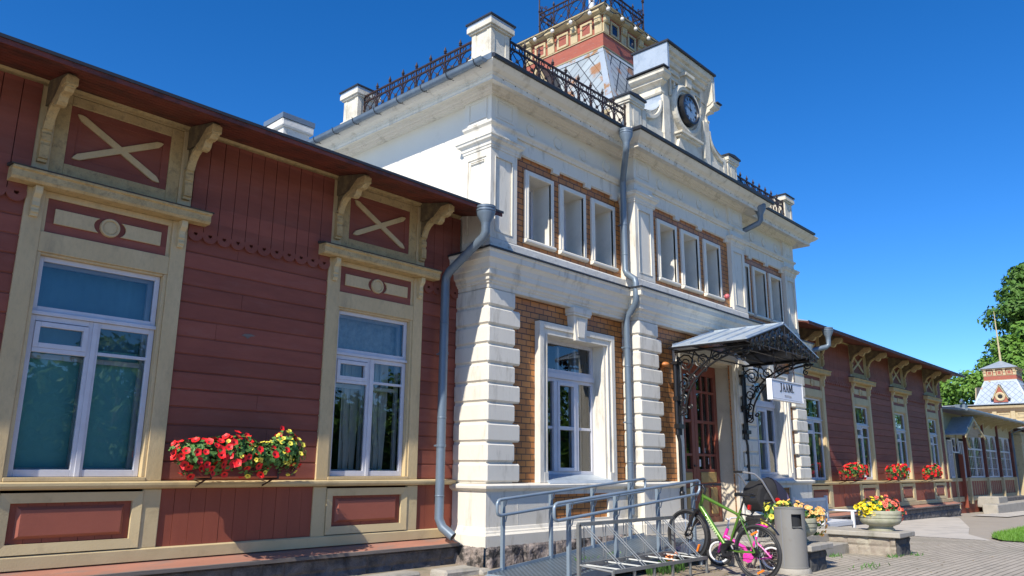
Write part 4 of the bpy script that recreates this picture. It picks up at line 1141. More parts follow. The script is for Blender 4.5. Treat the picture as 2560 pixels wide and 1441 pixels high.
# tower
def make_tower(parent,cx,cy,a,zb,matl,matf,open_rail,windows_front=True):
    def rot(b,k):   # copy a +front(-Y) element to side k
        return b.xf(Matrix.Translation((cx,cy,0))@Matrix.Rotation(-PI/2*k,4,'Z'))
    b=MB(); b.box(cx-a,cx+a,cy-a,cy+a,zb,zb+.90)
    for k in range(4):
        q=MB(); q.box(-a-.03,a+.03,-a-.03,-a-.001,zb+.01,zb+.17); q.box(-a-.024,a+.024,-a-.024,-a-.001,zb+.172,zb+.335); b.merge(rot(q,k)) if k%2==0 else None
        if k%2==1:
            q=MB(); q.box(-a,a,-a-.03,-a-.001,zb+.01,zb+.17); q.box(-a,a,-a-.024,-a-.001,zb+.172,zb+.335); b.merge(rot(q,k))
    t=b.build('tower',M['redtower'],parent)
    # mansard
    top=a+.015; bot=a+.92; zl=zb-2.2
    faces=[]
    for k in range(4):
        q=MB(); q.add([(-bot,-bot,zl),(bot,-bot,zl),(top,-top,zb-.02),(-top,-top,zb-.02)],[[0,1,2,3]]); faces.append(rot(q,k))
    b=MB(); b.merge(faces[1]); b.merge(faces[3]); b.build('mansard_roof',matl,t)
    b=MB(); b.merge(faces[0]); b.merge(faces[2]); b.build('mansard_roof',matf,t)
    b=MB()
    for k in range(4):
        q=MB()
        for sx in (-1,1):
            q.add([(sx*bot,-bot-.012,zl),(sx*(bot-.17),-bot-.012,zl),(sx*(top-.13),-top-.012,zb-.02),(sx*top,-top-.012,zb-.02)],[[0,1,2,3] if sx<0 else [3,2,1,0]])
        e=.14
        q.add([(-top-.06,-top-.075,zb-.16),(top+.06,-top-.075,zb-.16),(top,-top-.015,zb-.02),(-top,-top-.015,zb-.02)],[[0,1,2,3]])
        b.merge(rot(q,k))
    b.build('hip_flashing',M['hipzinc'],t)
    b=MB(); cr=[(cx-a,cy-a),(cx+a,cy-a),(cx+a,cy+a),(cx-a,cy+a)]
    b.sweep(cr,[(.0,zb-.04),(.05,zb-.035),(.06,zb-.01),(.03,zb+.008),(.0,zb+.01)],closed=True)
    b.sweep(cr,[(.0,zb+.336),(.045,zb+.338),(.045,zb+.36),(.0,zb+.372)],closed=True)
    b.build('band_moulding',M['creamtower'],t)
    # base walls under the mansard
    b=MB(); b.box(cx-bot+.1,cx+bot-.1,cy-bot+.1,cy+bot-.1,zl-1.6,zl); b.build('drum',M['redtower'],t)
    b=MB(); cr2=[(cx-bot+.1,cy-bot+.1),(cx+bot-.1,cy-bot+.1),(cx+bot-.1,cy+bot-.1),(cx-bot+.1,cy+bot-.1)]
    b.sweep(cr2,[(.0,zl-.62),(.04,zl-.6),(.04,zl-.5),(.0,zl-.48)],closed=True); b.sweep(cr2,[(.0,zl-.2),(.1,zl-.16),(.14,zl-.1),(.22,zl-.06),(.24,zl+.0),(.1,zl+.02)],closed=True)
    b.build('tower_cornice',M['creamtower'],t)
    # frieze: consoles, panels, small windows
    zf=zb+.375; zt=zb+.87
    for k in range(4):
        q=MB()
        for i in range(4):
            x=-(a-.10)+2*(a-.10)*i/3
            q.box(x-.10,x+.10,-a-.04,-a,zf,zt-.26); q.cbox(x-.09,x+.09,-a-.085,-a-.0,zt-.26,zt-.06,.014)
            q.prism([(-a-.0,zt-.06),(-a-.09,zt-.06),(-a-.16,zt-.02),(-a-.16,zt+.03),(-a,zt+.03)],'x',x-.11,x+.11)
            q.tube([(x+.045*math.cos(u),-a-.09,zt-.16+.045*math.sin(u)) for u in [PI*.15+PI*.7*j/5+PI for j in range(6)]],.009,n=4)
            q.box(x-.06,x+.06,-a-.094,-a-.084,zt-.245,zt-.225)
        rot(q,k).build('console',M['creamtower'],t,bevel=.004)
        q=MB(); p=MB()
        for i in range(3):
            x=-(a-.10)+2*(a-.10)*(i+.5)/3
            q.frame(x-.17,x+.17,zf+.03,zf+.40,.055,-a-.035,-a)
            p.add([(x-.115,-a-.012,zf+.085),(x+.115,-a-.012,zf+.085),(x+.115,-a-.012,zf+.345),(x-.115,-a-.012,zf+.345)],[[0,1,2,3]])
        rot(q,k).build('attic_frame',M['creamtower'],t,bevel=.003)
        rot(p,k).build('attic_window' if k in (0,2) else 'attic_panel',M['glassblue'] if k in (0,2) else M['redpanel'],t)
    b=MB(); b.sweep(cr,[(.0,zt-.02),(.07,zt),(.16,zt+.03),(.165,zt+.05),(.20,zt+.06),(.205,zt+.085),(.0,zt+.095)],closed=True)
    b.build('eave',M['creamtower'],t)
    # dormers
    for k in (0,1,2,3):
        q=MB(); zd=zb-1.90; yv=-(a+.84)
        q.prism([(-.52,zd),(.52,zd),(.46,zd+.3),(.0,zd+1.32),(-.46,zd+.3)],'y',yv-.06,yv+.9)
        d=rot(q,k).build('dormer',M['redtower'],t)
        q=MB(); q.lathe([(.17,-.02),(.18,-.06),(.27,-.09),(.36,-.06),(.37,-.0)],(0,yv-.06,zd+.45),n=28,axis='y')
        for sx in (-1,1):
            P=Vector((sx*.56,zd+.26)); Q=Vector((0,zd+1.42)); dd=(Q-P).normalized(); nn=Vector((-dd.y,dd.x))*.04
            q.prism([(P+nn)[:],(P-nn)[:],(Q-nn)[:],(Q+nn)[:]],'y',yv-.12,yv-.061)
        rot(q,k).build('dormer_ring',M['creamtower'],d)
        q=MB(); q.lathe([(.0005,-.022),(.175,-.022)],(0,yv-.06,zd+.45),n=24,axis='y'); rot(q,k).build('dormer_opening',M['room'],d)
        q=MB(); 
        for sx in (-1,1):
            xa,xb=sorted((sx*.50,sx*.68)); q.box(xa,xb,yv-.10,yv+.3,zd+.18,zd+.34)
            P=Vector((sx*.60,zd+.27)); Q=Vector((0,zd+1.47)); q.add([(P.x,yv-.16,P.y),(Q.x,yv-.16,Q.y),(Q.x,yv+.9,Q.y),(P.x,yv+.9,P.y)],[[0,1,2,3]])
        rot(q,k).build('dormer_roof',M['roofedge'],d)
    e=a+.205; zr=zt+.096
    if open_rail:
        r=.93
        b=MB(); b.add([(cx+sx*e,cy+sy*e,zr) for sx,sy in ((-1,-1),(1,-1),(1,1),(-1,1))]+[(cx+sx*(r+.05),cy+sy*(r+.05),zr+.24) for sx,sy in ((-1,-1),(1,-1),(1,1),(-1,1))],[[0,1,5,4],[1,2,6,5],[2,3,7,6],[3,0,4,7],[4,5,6,7]])
        b.build('deck_roof',M['roofedge'],t)
        zz=zr+.30
        for p,q in (((cx-r,cy-r),(cx+r,cy-r)),((cx+r,cy-r),(cx+r,cy+r)),((cx+r,cy+r),(cx-r,cy+r)),((cx-r,cy+r),(cx-r,cy-r))):
            L=2*r; m=railing_mesh(L,.42,.13,pitch=.46,spears=True)
            for i in range(10):
                xx=L*(i+.5)/10; m.tube([(xx+.03*math.cos(u),0,-.05+.03*math.sin(u)) for u in [2*PI*j/7 for j in range(7)]],.008,n=4,closed=True)
            m.box(0,L,-.012,.012,-.10,-.08)
            for xe,sg in ((0,1),(L,-1)):
                m.tube([(xe,0,-.2),(xe,0,.95)],.017,n=5); spear(m,xe,.93,.2,1.2)
                m.tube([(xe+sg*(.05+abs(v[0])),0,.66+v[2]) for v in spiral((0,0),.06,1.1,0,1,12)],.009,n=4)
                m.tube([(xe,0,.76),(xe+sg*.10,0,.72),(xe+sg*.17,0,.62),(xe+sg*.22,0,.60)],.009,n=4)
                m.tube([(xe+sg*(.20+v[0]),0,.64+v[2]) for v in spiral((0,0),.06,1.2,-PI/2,1,12)],.009,n=4)
            d=Vector((q[0]-p[0],q[1]-p[1])); m.xf(Matrix.Translation((p[0],p[1],zz))@Matrix.Rotation(math.atan2(d.y,d.x),4,'Z'))
            m.build('tower_railing',M['iron'],t)
        b=MB(); b.tube([(cx-.12,cy-.1,zr+.2),(cx-.12,cy-.1,zr+3.2)],.075,n=12); b.build('flagpole',M['bench'],t)
    else:
        b=MB(); b.add([(cx+sx*(e+.05),cy+sy*(e+.05),zr) for sx,sy in ((-1,-1),(1,-1),(1,1),(-1,1))]+[(cx,cy,zr+.75)],[[0,1,4],[1,2,4],[2,3,4],[3,0,4]]); b.build('cap_roof',M['roofmetal'],t)
        b=MB(); b.tube([(cx,cy,zr+.7),(cx,cy,zr+2.8),(cx,cy,zr+5.0)],[.09,.06,.02],n=8); b.build('spire_pole',M['creamtower'],t)
    return t
M['shinglefar']=brickmat('blue_grey_shingle',(.36,.42,.50),(.30,.36,.44),(.16,.2,.25),.34,.34,.02,rough=.45,plane='yz',bump=.3,offset=0,rot=R(45),var=.1)
M['glassblue']=mat('dark_attic_glass',(.015,.025,.06),.1)
tower=make_tower(ent,14.1,10.35,1.15,10.70,M['sloperust'],M['sloperustx'],True)
# festoon bulbs round the tower eave
fs=thing('string_light','black cable of white globe bulbs strung round the roof edge of the rusty-shingled tower','string light',(12.8,9.05,11.5))
e=1.38; cx,cy,zz=14.1,10.35,11.575
cb=MB(); bulbs=[]
per=[(cx-e,cy+e),(cx-e,cy-e),(cx+e,cy-e),(cx+e,cy+e)]
pts=[]
for i in range(3):
    a=Vector(per[i]); b_=Vector(per[i+1]); n=5
    for j in range(n):
        p=a.lerp(b_,j/n); q=a.lerp(b_,(j+1)/n)
        for k in range(6):
            t=k/6; w=p.lerp(q,t); pts.append((w.x,w.y,zz+.03-.10*4*t*(1-t)*(1 if (i+j)%2 else .5)))
        m=a.lerp(b_,(j+.25)/n); bulbs.append((m.x,m.y,zz-.06))
cb.tube(pts,.010,n=4); cb.build('cable',M['blackplastic'],fs)
first=None
for p in bulbs:
    if first is None:
        q=MB(); q.sphere((0,0,0),.05,8); first=q.build('bulb',M['bulb'],fs,loc=p,smooth=True); f0=Vector(p)
        q=MB(); q.lathe([(.025,.04),(.025,.09),(.001,.095)],(0,0,0),n=8); q.build('bulb_socket',M['blackplastic'],first,loc=p)
    else: copy_tree(first,shift=Vector(p)-f0)
# ------------------------------------------------------------------ entrance canopy, sign
can=thing('entrance_canopy','grey metal gabled canopy with black wrought iron scrolls over the red door',  'canopy',(14.42,YC,3.6))
CX,HWD=14.42,1.63; CYF=6.14; RZ,EVZ=4.15,3.66
b=MB()
for s in (-1,1):
    b.prism([(CX,RZ),(CX+s*HWD,EVZ),(CX+s*HWD,EVZ+.018),(CX,RZ+.022)][::s],'y',CYF-.03,7.64)
    for k in range(5):
        y=CYF+.0+k*.37
        b.prism([(CX+s*.0,RZ+.02),(CX+s*HWD,EVZ+.016),(CX+s*HWD,EVZ+.045),(CX+s*.0,RZ+.052)][::s],'y',y-.008,y+.008)
b.tube([(CX,CYF-.03,RZ+.02),(CX,7.6,RZ+.02)],.025,n=8)
b.build('canopy_roof',M['zinc'],can)
b=MB()
for s in (-1,1): b.prism([(CX,RZ-.006),(CX+s*HWD,EVZ-.006),(CX+s*HWD,EVZ-.001),(CX,RZ-.001)][::s],'y',CYF-.02,7.64)
b.build('canopy_shade_sheet',M['ironblack'],can)  # added black sheet that colours the shade under the zinc roof
b=MB()
for s in (-1,1):
    b.tube([(CX+s*HWD,CYF-.02,EVZ-.015),(CX,CYF-.02,RZ-.015)],.018,n=6); b.tube([(CX+s*HWD,CYF,EVZ-.02),(CX+s*HWD,7.7,EVZ-.02)],.02,n=6)
    for k in range(1,5): b.tube([(CX+s*HWD,CYF+.4*k,EVZ-.015),(CX,CYF+.4*k,RZ-.015)],.013,n=5)
    for q in (.33,.66): b.tube([(CX+s*HWD*q,CYF,RZ-.02+(EVZ-RZ)*q),(CX+s*HWD*q,7.7,RZ-.02+(EVZ-RZ)*q)],.012,n=5)
b.tube([(CX-HWD,CYF,EVZ-.03),(CX+HWD,CYF,EVZ-.03)],.014,n=5)
for y in (6.6,7.2,7.7): b.tube([(CX-HWD,y,EVZ-.03),(CX+HWD,y,EVZ-.03)],.014,n=5)
b.build('canopy_frame',M['ironblack'],can)
def sc(b,c,r,turns,a0,d,y,rad=.026,n=20):
    b.tube([(p[0],y,p[2]) for p in spiral(c,r,turns,a0,d,n)],[rad*(1-.4*i/n) for i in range(n+1)],n=5)
b=MB(); y=CYF-.03
for s in (-1,1):
    for q,r in ((.16,.15),(.34,.125),(.50,.105),(.64,.085),(.77,.065),(.88,.045)):
        xc=CX+s*HWD*q; zt=RZ+(EVZ-RZ)*q; zc=zt-.055-r
        sc(b,(xc,zc),r,1.6,PI/2+s*.4,-s,y); sc(b,(xc+s*r*.9,zc-r*.75),r*.55,1.3,PI/2,s,y,.011)
        b.sphere((xc,y-.01,zc),r*.26,5); b.tube([(xc-s*r,y,zc+r*.5),(xc-s*r*.4,y,zc-r*1.1),(xc-s*r*.9,y,zc-r*1.6)],.010,n=4)
        if q<.7: 
            for a in (.6,1.6,2.6): b.add([(xc+.02*math.cos(a),y-.006,zc+.02*math.sin(a)),(xc+r*1.1*math.cos(a-.25),y-.016,zc+r*1.1*math.sin(a-.25)),(xc+r*1.25*math.cos(a),y-.01,zc+r*1.25*math.sin(a)),(xc+r*1.1*math.cos(a+.25),y-.016,zc+r*1.1*math.sin(a+.25))],[[0,1,2,3]])
    sc(b,(CX+s*.09,RZ-.42),.075,1.4,0,s,y); sc(b,(CX+s*.05,RZ-.24),.05,1.3,0,s,y)
    for q in (.2,.45,.7): 
        x=CX+s*HWD*q; z=RZ+(EVZ-RZ)*q-.33*(1-q)-.08; sc(b,(x,z),.045,1.2,PI/2,s,y,.009); b.tube([(x,y,z-.04),(x,y,z-.11)],[.012,.018],n=5)
b.tube([(CX,y,RZ-.05),(CX,y,RZ-.62)],.014,n=5); b.sphere((CX,y-.02,RZ-.33),.05,6,sc=(1,.6,1.3))
for k in range(7):
    a=PI/2+(k-3)*.36; b.tube([(CX,y-.012,RZ-.35),(CX+.10*math.cos(a),y-.03,RZ-.35+.10*math.sin(a)),(CX+.17*math.cos(a),y-.012,RZ-.35+.15*math.sin(a))],[.012,.03,.006],n=5)
b.build('gable_scrollwork',M['ironblack'],can,auto=50)
def canopy_bracket(x):
    b=MB(); xf=lambda u,z:(x,7.74-u,z)
    def S(c,r,t,a0,d,rad=.017):
        b.tube([(x,7.74-p[0],p[2]) for p in spiral(c,r,t,a0,d,18)],[rad*(1-.4*i/18) for i in range(19)],n=5)
    b.tube([xf(0,3.60),xf(1.58,3.60)],.024,n=6)
    for o in (0,.10):
        pts=[]
        for i in range(15):
            t=PI/2*i/14; pts.append(xf(.10+o*.9+1.40*(1-math.cos(t)),2.50-o*.8+ (1.08-o*.15)*math.sin(t)+o*.3))
        b.tube(pts,.021,n=6)
    S((.24,3.36),.19,1.9,PI,-1); S((.58,3.40),.16,1.8,PI,1); S((.88,3.46),.11,1.6,0,-1); S((1.12,3.52),.07,1.4,0,1)
    S((.17,2.98),.13,1.7,PI/2,-1); S((.14,2.70),.09,1.5,0,1); S((.13,2.45),.09,1.6,PI/2,-1)
    S((.34,3.08),.08,1.3,0,1); S((.62,3.22),.07,1.3,PI,-1)
    S((.30,2.55),.05,1.3,PI,1); S((1.45,3.50),.09,1.6,PI/2,-1); S((1.42,3.36),.06,1.3,PI/2,1)
    b.tube([xf(.0,3.58),xf(.30,3.20),xf(.42,3.58)],.015,n=5); b.tube([xf(.42,3.58),xf(.70,3.26),xf(.80,3.58)],.015,n=5)
    b.tube([xf(0,2.35),xf(.18,2.46),xf(.05,2.62)],.015,n=5)
    b.tube([xf(.05,2.28),xf(.05,3.62)],.014,n=6)
    for (u,z) in ((.30,3.55),(.52,3.28),(.2,3.12),(.12,2.85)):
        b.tube([xf(u,z),xf(u+.05,z+.05),xf(u+.09,z+.02)],[.006,.022,.004],n=5)
    o=b.build('scroll_bracket',M['ironblack'],can,auto=50)
    b=MB()
    for dx,dy,r in ((-.05,-.02,.04),(.04,-.03,.034)):
        b.tube([(x+dx,7.74+dy,2.02),(x+dx,7.74+dy,3.36)],r,n=10)
    b.tube([(x-.0,7.71,.31),(x-.0,7.71,1.9),(x-.05,7.72,2.06)],.034,n=10)
    b.box(x-.11,x+.10,7.64,7.76,3.355,3.41); b.box(x-.105,x+.095,7.645,7.755,2.66,2.74); b.box(x-.105,x+.095,7.645,7.755,2.14,2.22); b.lathe([(.034,.88),(.055,.9),(.055,.98),(.034,1.0)],(x,7.71,0),n=12)
    b.build('iron_post',M['ironblack'],can,auto=50)
canopy_bracket(13.06); canopy_bracket(15.84)
sgn=thing('hanging_sign','white rectangular sign reading JAAM hung on chains under the canopy front','sign',(14.45,6.2,2.86))
SX0,SX1,SZ0,SZ1=13.76,15.17,2.66,3.05; sy=6.15
b=MB(); b.box(SX0+.02,SX1-.02,sy+.004,sy+.085,SZ0+.02,SZ1-.02); b.build('sign_board',M['signwhite'],sgn)
b=MB(); b.frame(SX0,SX1,SZ0,SZ1,.022,sy-.008,sy+.095); b.build('sign_frame',M['whiteplastic'],sgn,bevel=.003)
b=MB(); b.frame(SX0+.03,SX1-.03,SZ0+.03,SZ1-.03,.006,sy+.0015,sy+.0035); 
b.build('sign_border',M['inkgrey'],sgn)
b=MB()
def glyph(ch,x,z,h):
    tk,tn,sf=.032,.013,.014; yy=(sy-.001,sy+.0038)
    Q=lambda pts:b.prism([(x+p[0],z+p[1]) for p in pts],'y',*yy)
    if ch=='J':
        Q([(.045,.03),(.045+tk,.03),(.045+tk,h),(.045,h)]); Q([(.025,h-sf*.7),(.10,h-sf*.7),(.10,h),(.025,h)])
        Q([(.045,.03),(.075,.03),(.066,.002),(.048,-.018),(.02,-.026),(.0,-.018),(-.006,.0),(.004,.012),(.016,.006),(.024,-.010),(.036,-.006)]); return .112
    if ch=='A':
        Q([(.012,sf),(.012+tn,sf),(.066,h),(.058,h)]); Q([(.088,sf),(.088+tk+.004,sf),(.070,h),(.050,h)])
        Q([(.032,h*.32),(.088,h*.32),(.086,h*.32+tn*.8),(.034,h*.32+tn*.8)])
        Q([(.0,0),(.036,0),(.036,sf*.8),(.0,sf*.8)]); Q([(.074,0),(.138,0),(.138,sf*.8),(.074,sf*.8)]); return .138
    if ch=='M':
        Q([(.014,sf),(.036,sf),(.036,h),(.014,h)]); Q([(.012,h),(.052,h),(.104,.02),(.076,.006)]); Q([(.078,.006),(.098,.006),(.146,h),(.130,h)])
        Q([(.140,sf),(.174,sf),(.174,h),(.140,h)]); Q([(.0,0),(.044,0),(.044,sf*.8),(.0,sf*.8)]); Q([(.122,0),(.188,0),(.188,sf*.8),(.122,sf*.8)])
        Q([(.0,h-sf*.8),(.03,h-sf*.8),(.03,h),(.0,h)]); Q([(.14,h-sf*.8),(.188,h-sf*.8),(.188,h),(.14,h)]); return .20
    if ch=='.':
        b.lathe([(.0005,-.002),(.015,-.002),(.015,.002)],(x+.02,sy,z+.015),n=12,axis='y'); return .03
x=14.13
for ch in 'JAAM.': x+=glyph(ch,x,2.842,.152)+(-.004 if ch=='A' else .004)
b.build('sign_lettering',M['ink'],sgn)
cu=bpy.data.curves.new('station_word','FONT'); cu.body='STATION'; cu.size=.066; cu.align_x='CENTER'; cu.extrude=.002; cu.space_character=1.15
to=bpy.data.objects.new('station_word',cu); COL.objects.link(to)
bpy.context.view_layer.update()
tm=bpy.data.meshes.new_from_object(to.evaluated_get(bpy.context.evaluated_depsgraph_get())); COL.objects.unlink(to); bpy.data.objects.remove(to)
so=bpy.data.objects.new('sign_lettering',tm); COL.objects.link(so); tm.materials.clear(); tm.materials.append(M['inkgrey']); so.parent=sgn
so.rotation_euler=(R(90),0,0); so.location=(14.47-14.45,sy+.002-6.2,2.735-2.86)
for x in (14.02,14.90):
    b=MB(); z=3.05; k=0
    while z<3.64:
        b.tube([(x+(.012*math.cos(u) if k%2 else 0),sy+.04+(0 if k%2 else .012*math.cos(u)),z+.018+.024*math.sin(u)) for u in [2*PI*j/7 for j in range(7)]],.005,n=4,closed=True); z+=.036; k+=1
    b.build('chain',M['iron'],sgn)
t=thing('alarm_globe','small pink globe fixed low on the brick beside the middle upper windows','lamp',(15.42,7.80,5.11))
b=MB(); b.sphere((15.42,7.77,5.11),.062,10); b.build('globe',mat('pink_plastic',(.55,.12,.13),.35),t,smooth=True); b=MB(); b.tube([(15.42,7.75,5.11),(15.42,7.86,5.11)],.03,n=10); b.build('mount',M['whiteplastic'],t)
t=thing('wall_lamp','small orange terracotta lamp hood on the brick left of the canopy','lamp',(12.72,7.85,3.33))
b=MB(); b.sphere((12.72,7.76,3.33),.085,10,sc=(1.1,1,.6)); b.tube([(12.72,7.78,3.30),(12.72,7.86,3.28)],.025,n=8); b.build('lamp_hood',mat('orange_plastic',(.50,.18,.05),.45),t,smooth=True); b=MB(); b.tube([(12.66,7.84,3.27),(12.60,7.80,3.22),(12.56,7.845,3.18)],.012,n=6); b.build('lamp_arm',M['iron'],t)

# ------------------------------------------------------------------ steps, walls, ramp
st=thing('entrance_steps','pale concrete landing with two steps in front of the red door','steps',(13.2,6.4,0))
b=MB(); b.cbox(11.08,15.25,5.62,7.70,-.1,.30,.012); b.cbox(11.9,14.52,5.28,5.619,-.1,.155,.012); b.build('step',M['concrete'],st)
def lowwall(label,x0,x1,y0,y1):
    w=thing('low_stone_wall',label,'stone wall',((x0+x1)/2,(y0+y1)/2,0))
    b=MB()
    f=rockface(y0,y1,-.1,.275,0,.34,.2,.04,int(x0*10)); f.v=[(x0-p[1] if False else x0+p[1],y1+y0-p[0],p[2]) for p in f.v]; b.merge(f)
    b.box(x0+.02,x1-.02,y0+.02,y1,-.1,.27); b.build('masonry',M['rubble'],w)
    e=rockface(x0,x1,-.1,.275,y0,.4,.24,.05,int(x1*10)); e.build('end_stone',M['rubbleshade'],w)
    b=MB(); b.cbox(x0-.09,x1+.10,y0-.10,y1,.276,.36,.012); b.build('coping_slab',M['concrete'],w)
    return w
lowwall('low stone wall with a concrete coping behind the grey litter bin',11.22,11.84,4.66,5.9)
lowwall('low stone wall with a concrete coping carrying the red and yellow flower urn',14.56,15.22,4.50,6.3)
rp=thing('access_ramp','grey steel wheelchair ramp with double pipe handrails along the white base','ramp',(9.3,6.7,0))
def rz(x): return .075+(x-7.5)*.0745
M['deck']=brickmat('pressed_grating',(.27,.34,.42),(.22,.29,.36),(.05,.07,.09),.07,.045,.017,rough=.4,plane='xy',bump=.6,var=.2,offset=.5)
b=MB(); x0,x1=7.46,11.08
b.add([(x0,6.12,rz(x0)),(x1,6.12,rz(x1)),(x1,7.26,rz(x1)),(x0,7.26,rz(x0))],[[0,1,2,3]]); b.build('ramp_deck',M['deck'],rp)
b=MB()
for y in (6.10,7.262):
    b.add([(x0,y,rz(x0)-.06),(x1,y,rz(x1)-.12),(x1,y,rz(x1)+.045),(x0,y,rz(x0)+.03),(x0,y+.012,rz(x0)-.06),(x1,y+.012,rz(x1)-.12),(x1,y+.012,rz(x1)+.045),(x0,y+.012,rz(x0)+.03)],[[0,1,2,3],[7,6,5,4],[3,2,6,7],[0,3,7,4],[1,5,6,2]])
b.add([(x0-.14,6.12,.03),(x0,6.12,rz(x0)),(x0,7.26,rz(x0)),(x0-.14,7.26,.03)],[[0,1,2,3]])
for xx in (8.6,9.8,10.9):
    b.box(xx-.03,xx+.03,6.12,7.25,rz(xx)-.09,rz(xx)-.03)
    for yy in (6.16,7.22): b.box(xx-.025,xx+.025,yy-.025,yy+.025,-.02,rz(xx)-.03)
b.build('ramp_stringer',M['rail'],rp)
def handrail(y,xs,xa,xb):
    b=MB(); T=lambda x,h:(x,y,rz(x)+h)
    top=.90; low=.70
    loop=[T(xa+.06,top),T(xa+.02,top-.015),T(xa,top-.05),T(xa,low+.05),T(xa+.02,low+.015),T(xa+.06,low)]
    b.tube([T(xb-.06,low),T(xa+.5,low)]+loop[::-1]+[T(xa+.5,top),T(xb-.05,top),T(xb,top-.02),T(xb+.0,top-.06),T(xb,low+.06),T(xb-.06,low)],.021,n=8)
    r=b.build('handrail',M['rail'],rp,auto=60)
    for x in xs:
        b=MB(); b.box(x-.022,x+.022,y+.05,y+.095,rz(x)-.06,rz(x)+.86)
        for h in (top,low): b.tube([(x,y+.06,rz(x)+h-.10),(x,y+.02,rz(x)+h-.09),(x,y,rz(x)+h-.02)],.008,n=5)
        b.build('rail_post',M['rail'],r)
handrail(7.20,(7.74,8.73,9.71,10.70),7.55,11.05); handrail(6.14,(7.80,8.80,9.84,10.84),7.43,10.92)
# bicycle rack
rk=thing('bicycle_rack','empty galvanised bicycle rack with slanted wheel slots in front of the ramp','bicycle rack',(8.9,5.85,0))
fx0,fx1,fy,fz=7.86,10.06,5.60,.205; by,bz,tz=6.06,.25,.72; bx0,bx1=7.80,9.98
b=MB(); b.box(fx0,fx1,fy-.018,fy+.018,fz-.02,fz+.02); b.box(bx0,bx1,by-.018,by+.018,bz-.02,bz+.02); b.box(bx0,bx1,by-.02,by+.02,tz-.022,tz+.022)
for x,xx in ((fx0,bx0),(fx1,bx1)):
    b.tube([(x,fy,fz),(xx,by,bz)],.016,n=5); b.box(xx-.02,xx+.02,by-.02,by+.02,-.02,tz)
for i in range(6):
    x=fx0+(fx1-fx0)*i/5; b.box(x-.014,x+.014,fy-.014,fy+.014,-.03,fz)
rkf=b.build('rack_frame',M['galv'],rk)
for i in range(5):
    x=bx0+.09+.455*i; b=MB()
    for d in (-.028,.028):
        b.tube([(x+d,by,tz),(x+d+.22,fy,fz)],.008,n=5); b.tube([(x+d,by,bz),(x+d+.22,fy,fz)],.0055,n=5); b.tube([(x+d,by+.01,tz),(x+d,by+.01,bz)],.006,n=5)
    b.build('wheel_slot',M['galv'],rk)
w=thing('weed_tuft','low green weeds with yellow flowers under the right end of the bicycle rack','weeds',(10.0,5.95,0))
b=MB(); q=MB(); rng=random.Random(5)
for i in range(140):
    a=rng.uniform(0,2*PI); r=rng.uniform(0,.42); x=9.75+r*1.3*math.cos(a); y=6.0+r*.35*math.sin(a); h=rng.uniform(.05,.2); dx=rng.uniform(-.06,.06)
    b.add([(x-.008,y,0),(x+.008,y,0),(x+dx+.02,y+dx*.4,h*.7),(x+dx*1.8,y,h),(x+dx-.01,y,h*.7)],[[0,1,2,3,4]])
b.build('leaves',M['leaf'],w)
for i in range(9): q.sphere((9.7+rng.uniform(-.1,.25),5.95+rng.uniform(-.1,.1),.16+rng.uniform(0,.1)),.022,4)
q.build('yellow_heads',M['orange'],w)

# ------------------------------------------------------------------ bicycles
def wheel(parent,M4,c,r,tyre,rimm,nsp,tw=.02,rimw=.014,fork=None):
    def B(b,n,mt,par,**k): 
        b.xf(M4@Matrix.Translation(c)); return b.build(n,mt,par,**k)
    b=MB(); n=40; b.tube([((r-tw)*math.cos(2*PI*i/n),0,(r-tw)*math.sin(2*PI*i/n)) for i in range(n)],tw,n=8,closed=True)
    t=B(b,'wheel',M['rubber'],parent,smooth=True)
    b=MB(); rr=r-2*tw-rimw*.6; b.tube([(rr*math.cos(2*PI*i/n),0,rr*math.sin(2*PI*i/n)) for i in range(n)],rimw,n=6,closed=True); B(b,'rim',rimm,t,smooth=True)
    b=MB()
    for i in range(nsp):
        a=2*PI*i/nsp; e=a+(.35 if i%2 else -.35); s=.025 if (i//2)%2 else -.025
        b.tube([(.022*math.cos(e),s,.022*math.sin(e)),(rr*math.cos(a),0,rr*math.sin(a))],.0022,n=3)
    B(b,'spokes',M['chrome'],t)
    b=MB(); b.tube([(0,-.05,0),(0,-.02,0),(0,.02,0),(0,.05,0)],[.012,.022,.022,.012],n=10); b.lathe([(.055,-.032),(.075,-.032),(.075,-.029),(.055,-.029)],(0,0,0),n=20,axis='y'); B(b,'hub',M['blackplastic'],t)
    return t
def bikeframe(a,bp,pitch_extra=0):
    """matrix taking (forward, left, up) with the origin at the rear hub"""
    A=Vector(a); Bv=Vector(bp); d=(Bv-A).normalized(); up=Vector((0,0,1)); lat=up.cross(d).normalized(); u=d.cross(lat).normalized()
    m=Matrix((d,lat,u)).transposed().to_4x4(); m.translation=A; return m,(Bv-A).length
RH,FH=(9.965,4.80,.337),(10.10,5.90,.485)
bk=thing('bicycle','green and black trekking bicycle with mudguards parked in the end rack slot','bicycle',(10.03,5.35,0))
m4,WB=bikeframe(RH,FH); r=.352
T=lambda b:b.xf(m4)
BBp=(.445,0,-.06); ST=(.30,0,.46); HT=(WB-.235,0,.60); HB=(WB-.185,0,.43); CRN=(WB-.15,0,.36)
b=MB(); b.tube([HB,(HB[0]-.05,0,HB[2]-.05),BBp],[.030,.036,.030],n=10); b.tube([(HT[0]+.01,0,HT[2]-.03),(ST[0],0,ST[2]-.04)],[.026,.018],n=10); b.tube([(ST[0]-.015,0,ST[2]+.03),BBp],.019,n=10); b.tube([HT,HB],.026,n=10)
for s in (-1,1): b.tube([(BBp[0],s*.03,BBp[2]),(.2,s*.06,-.035),(0,s*.065,0)],.011,n=6); b.tube([(ST[0],s*.02,ST[2]-.03),(.12,s*.055,.2),(0,s*.065,0)],.010,n=6)
T(b); b.build('frame',M['green'],bk,auto=50)
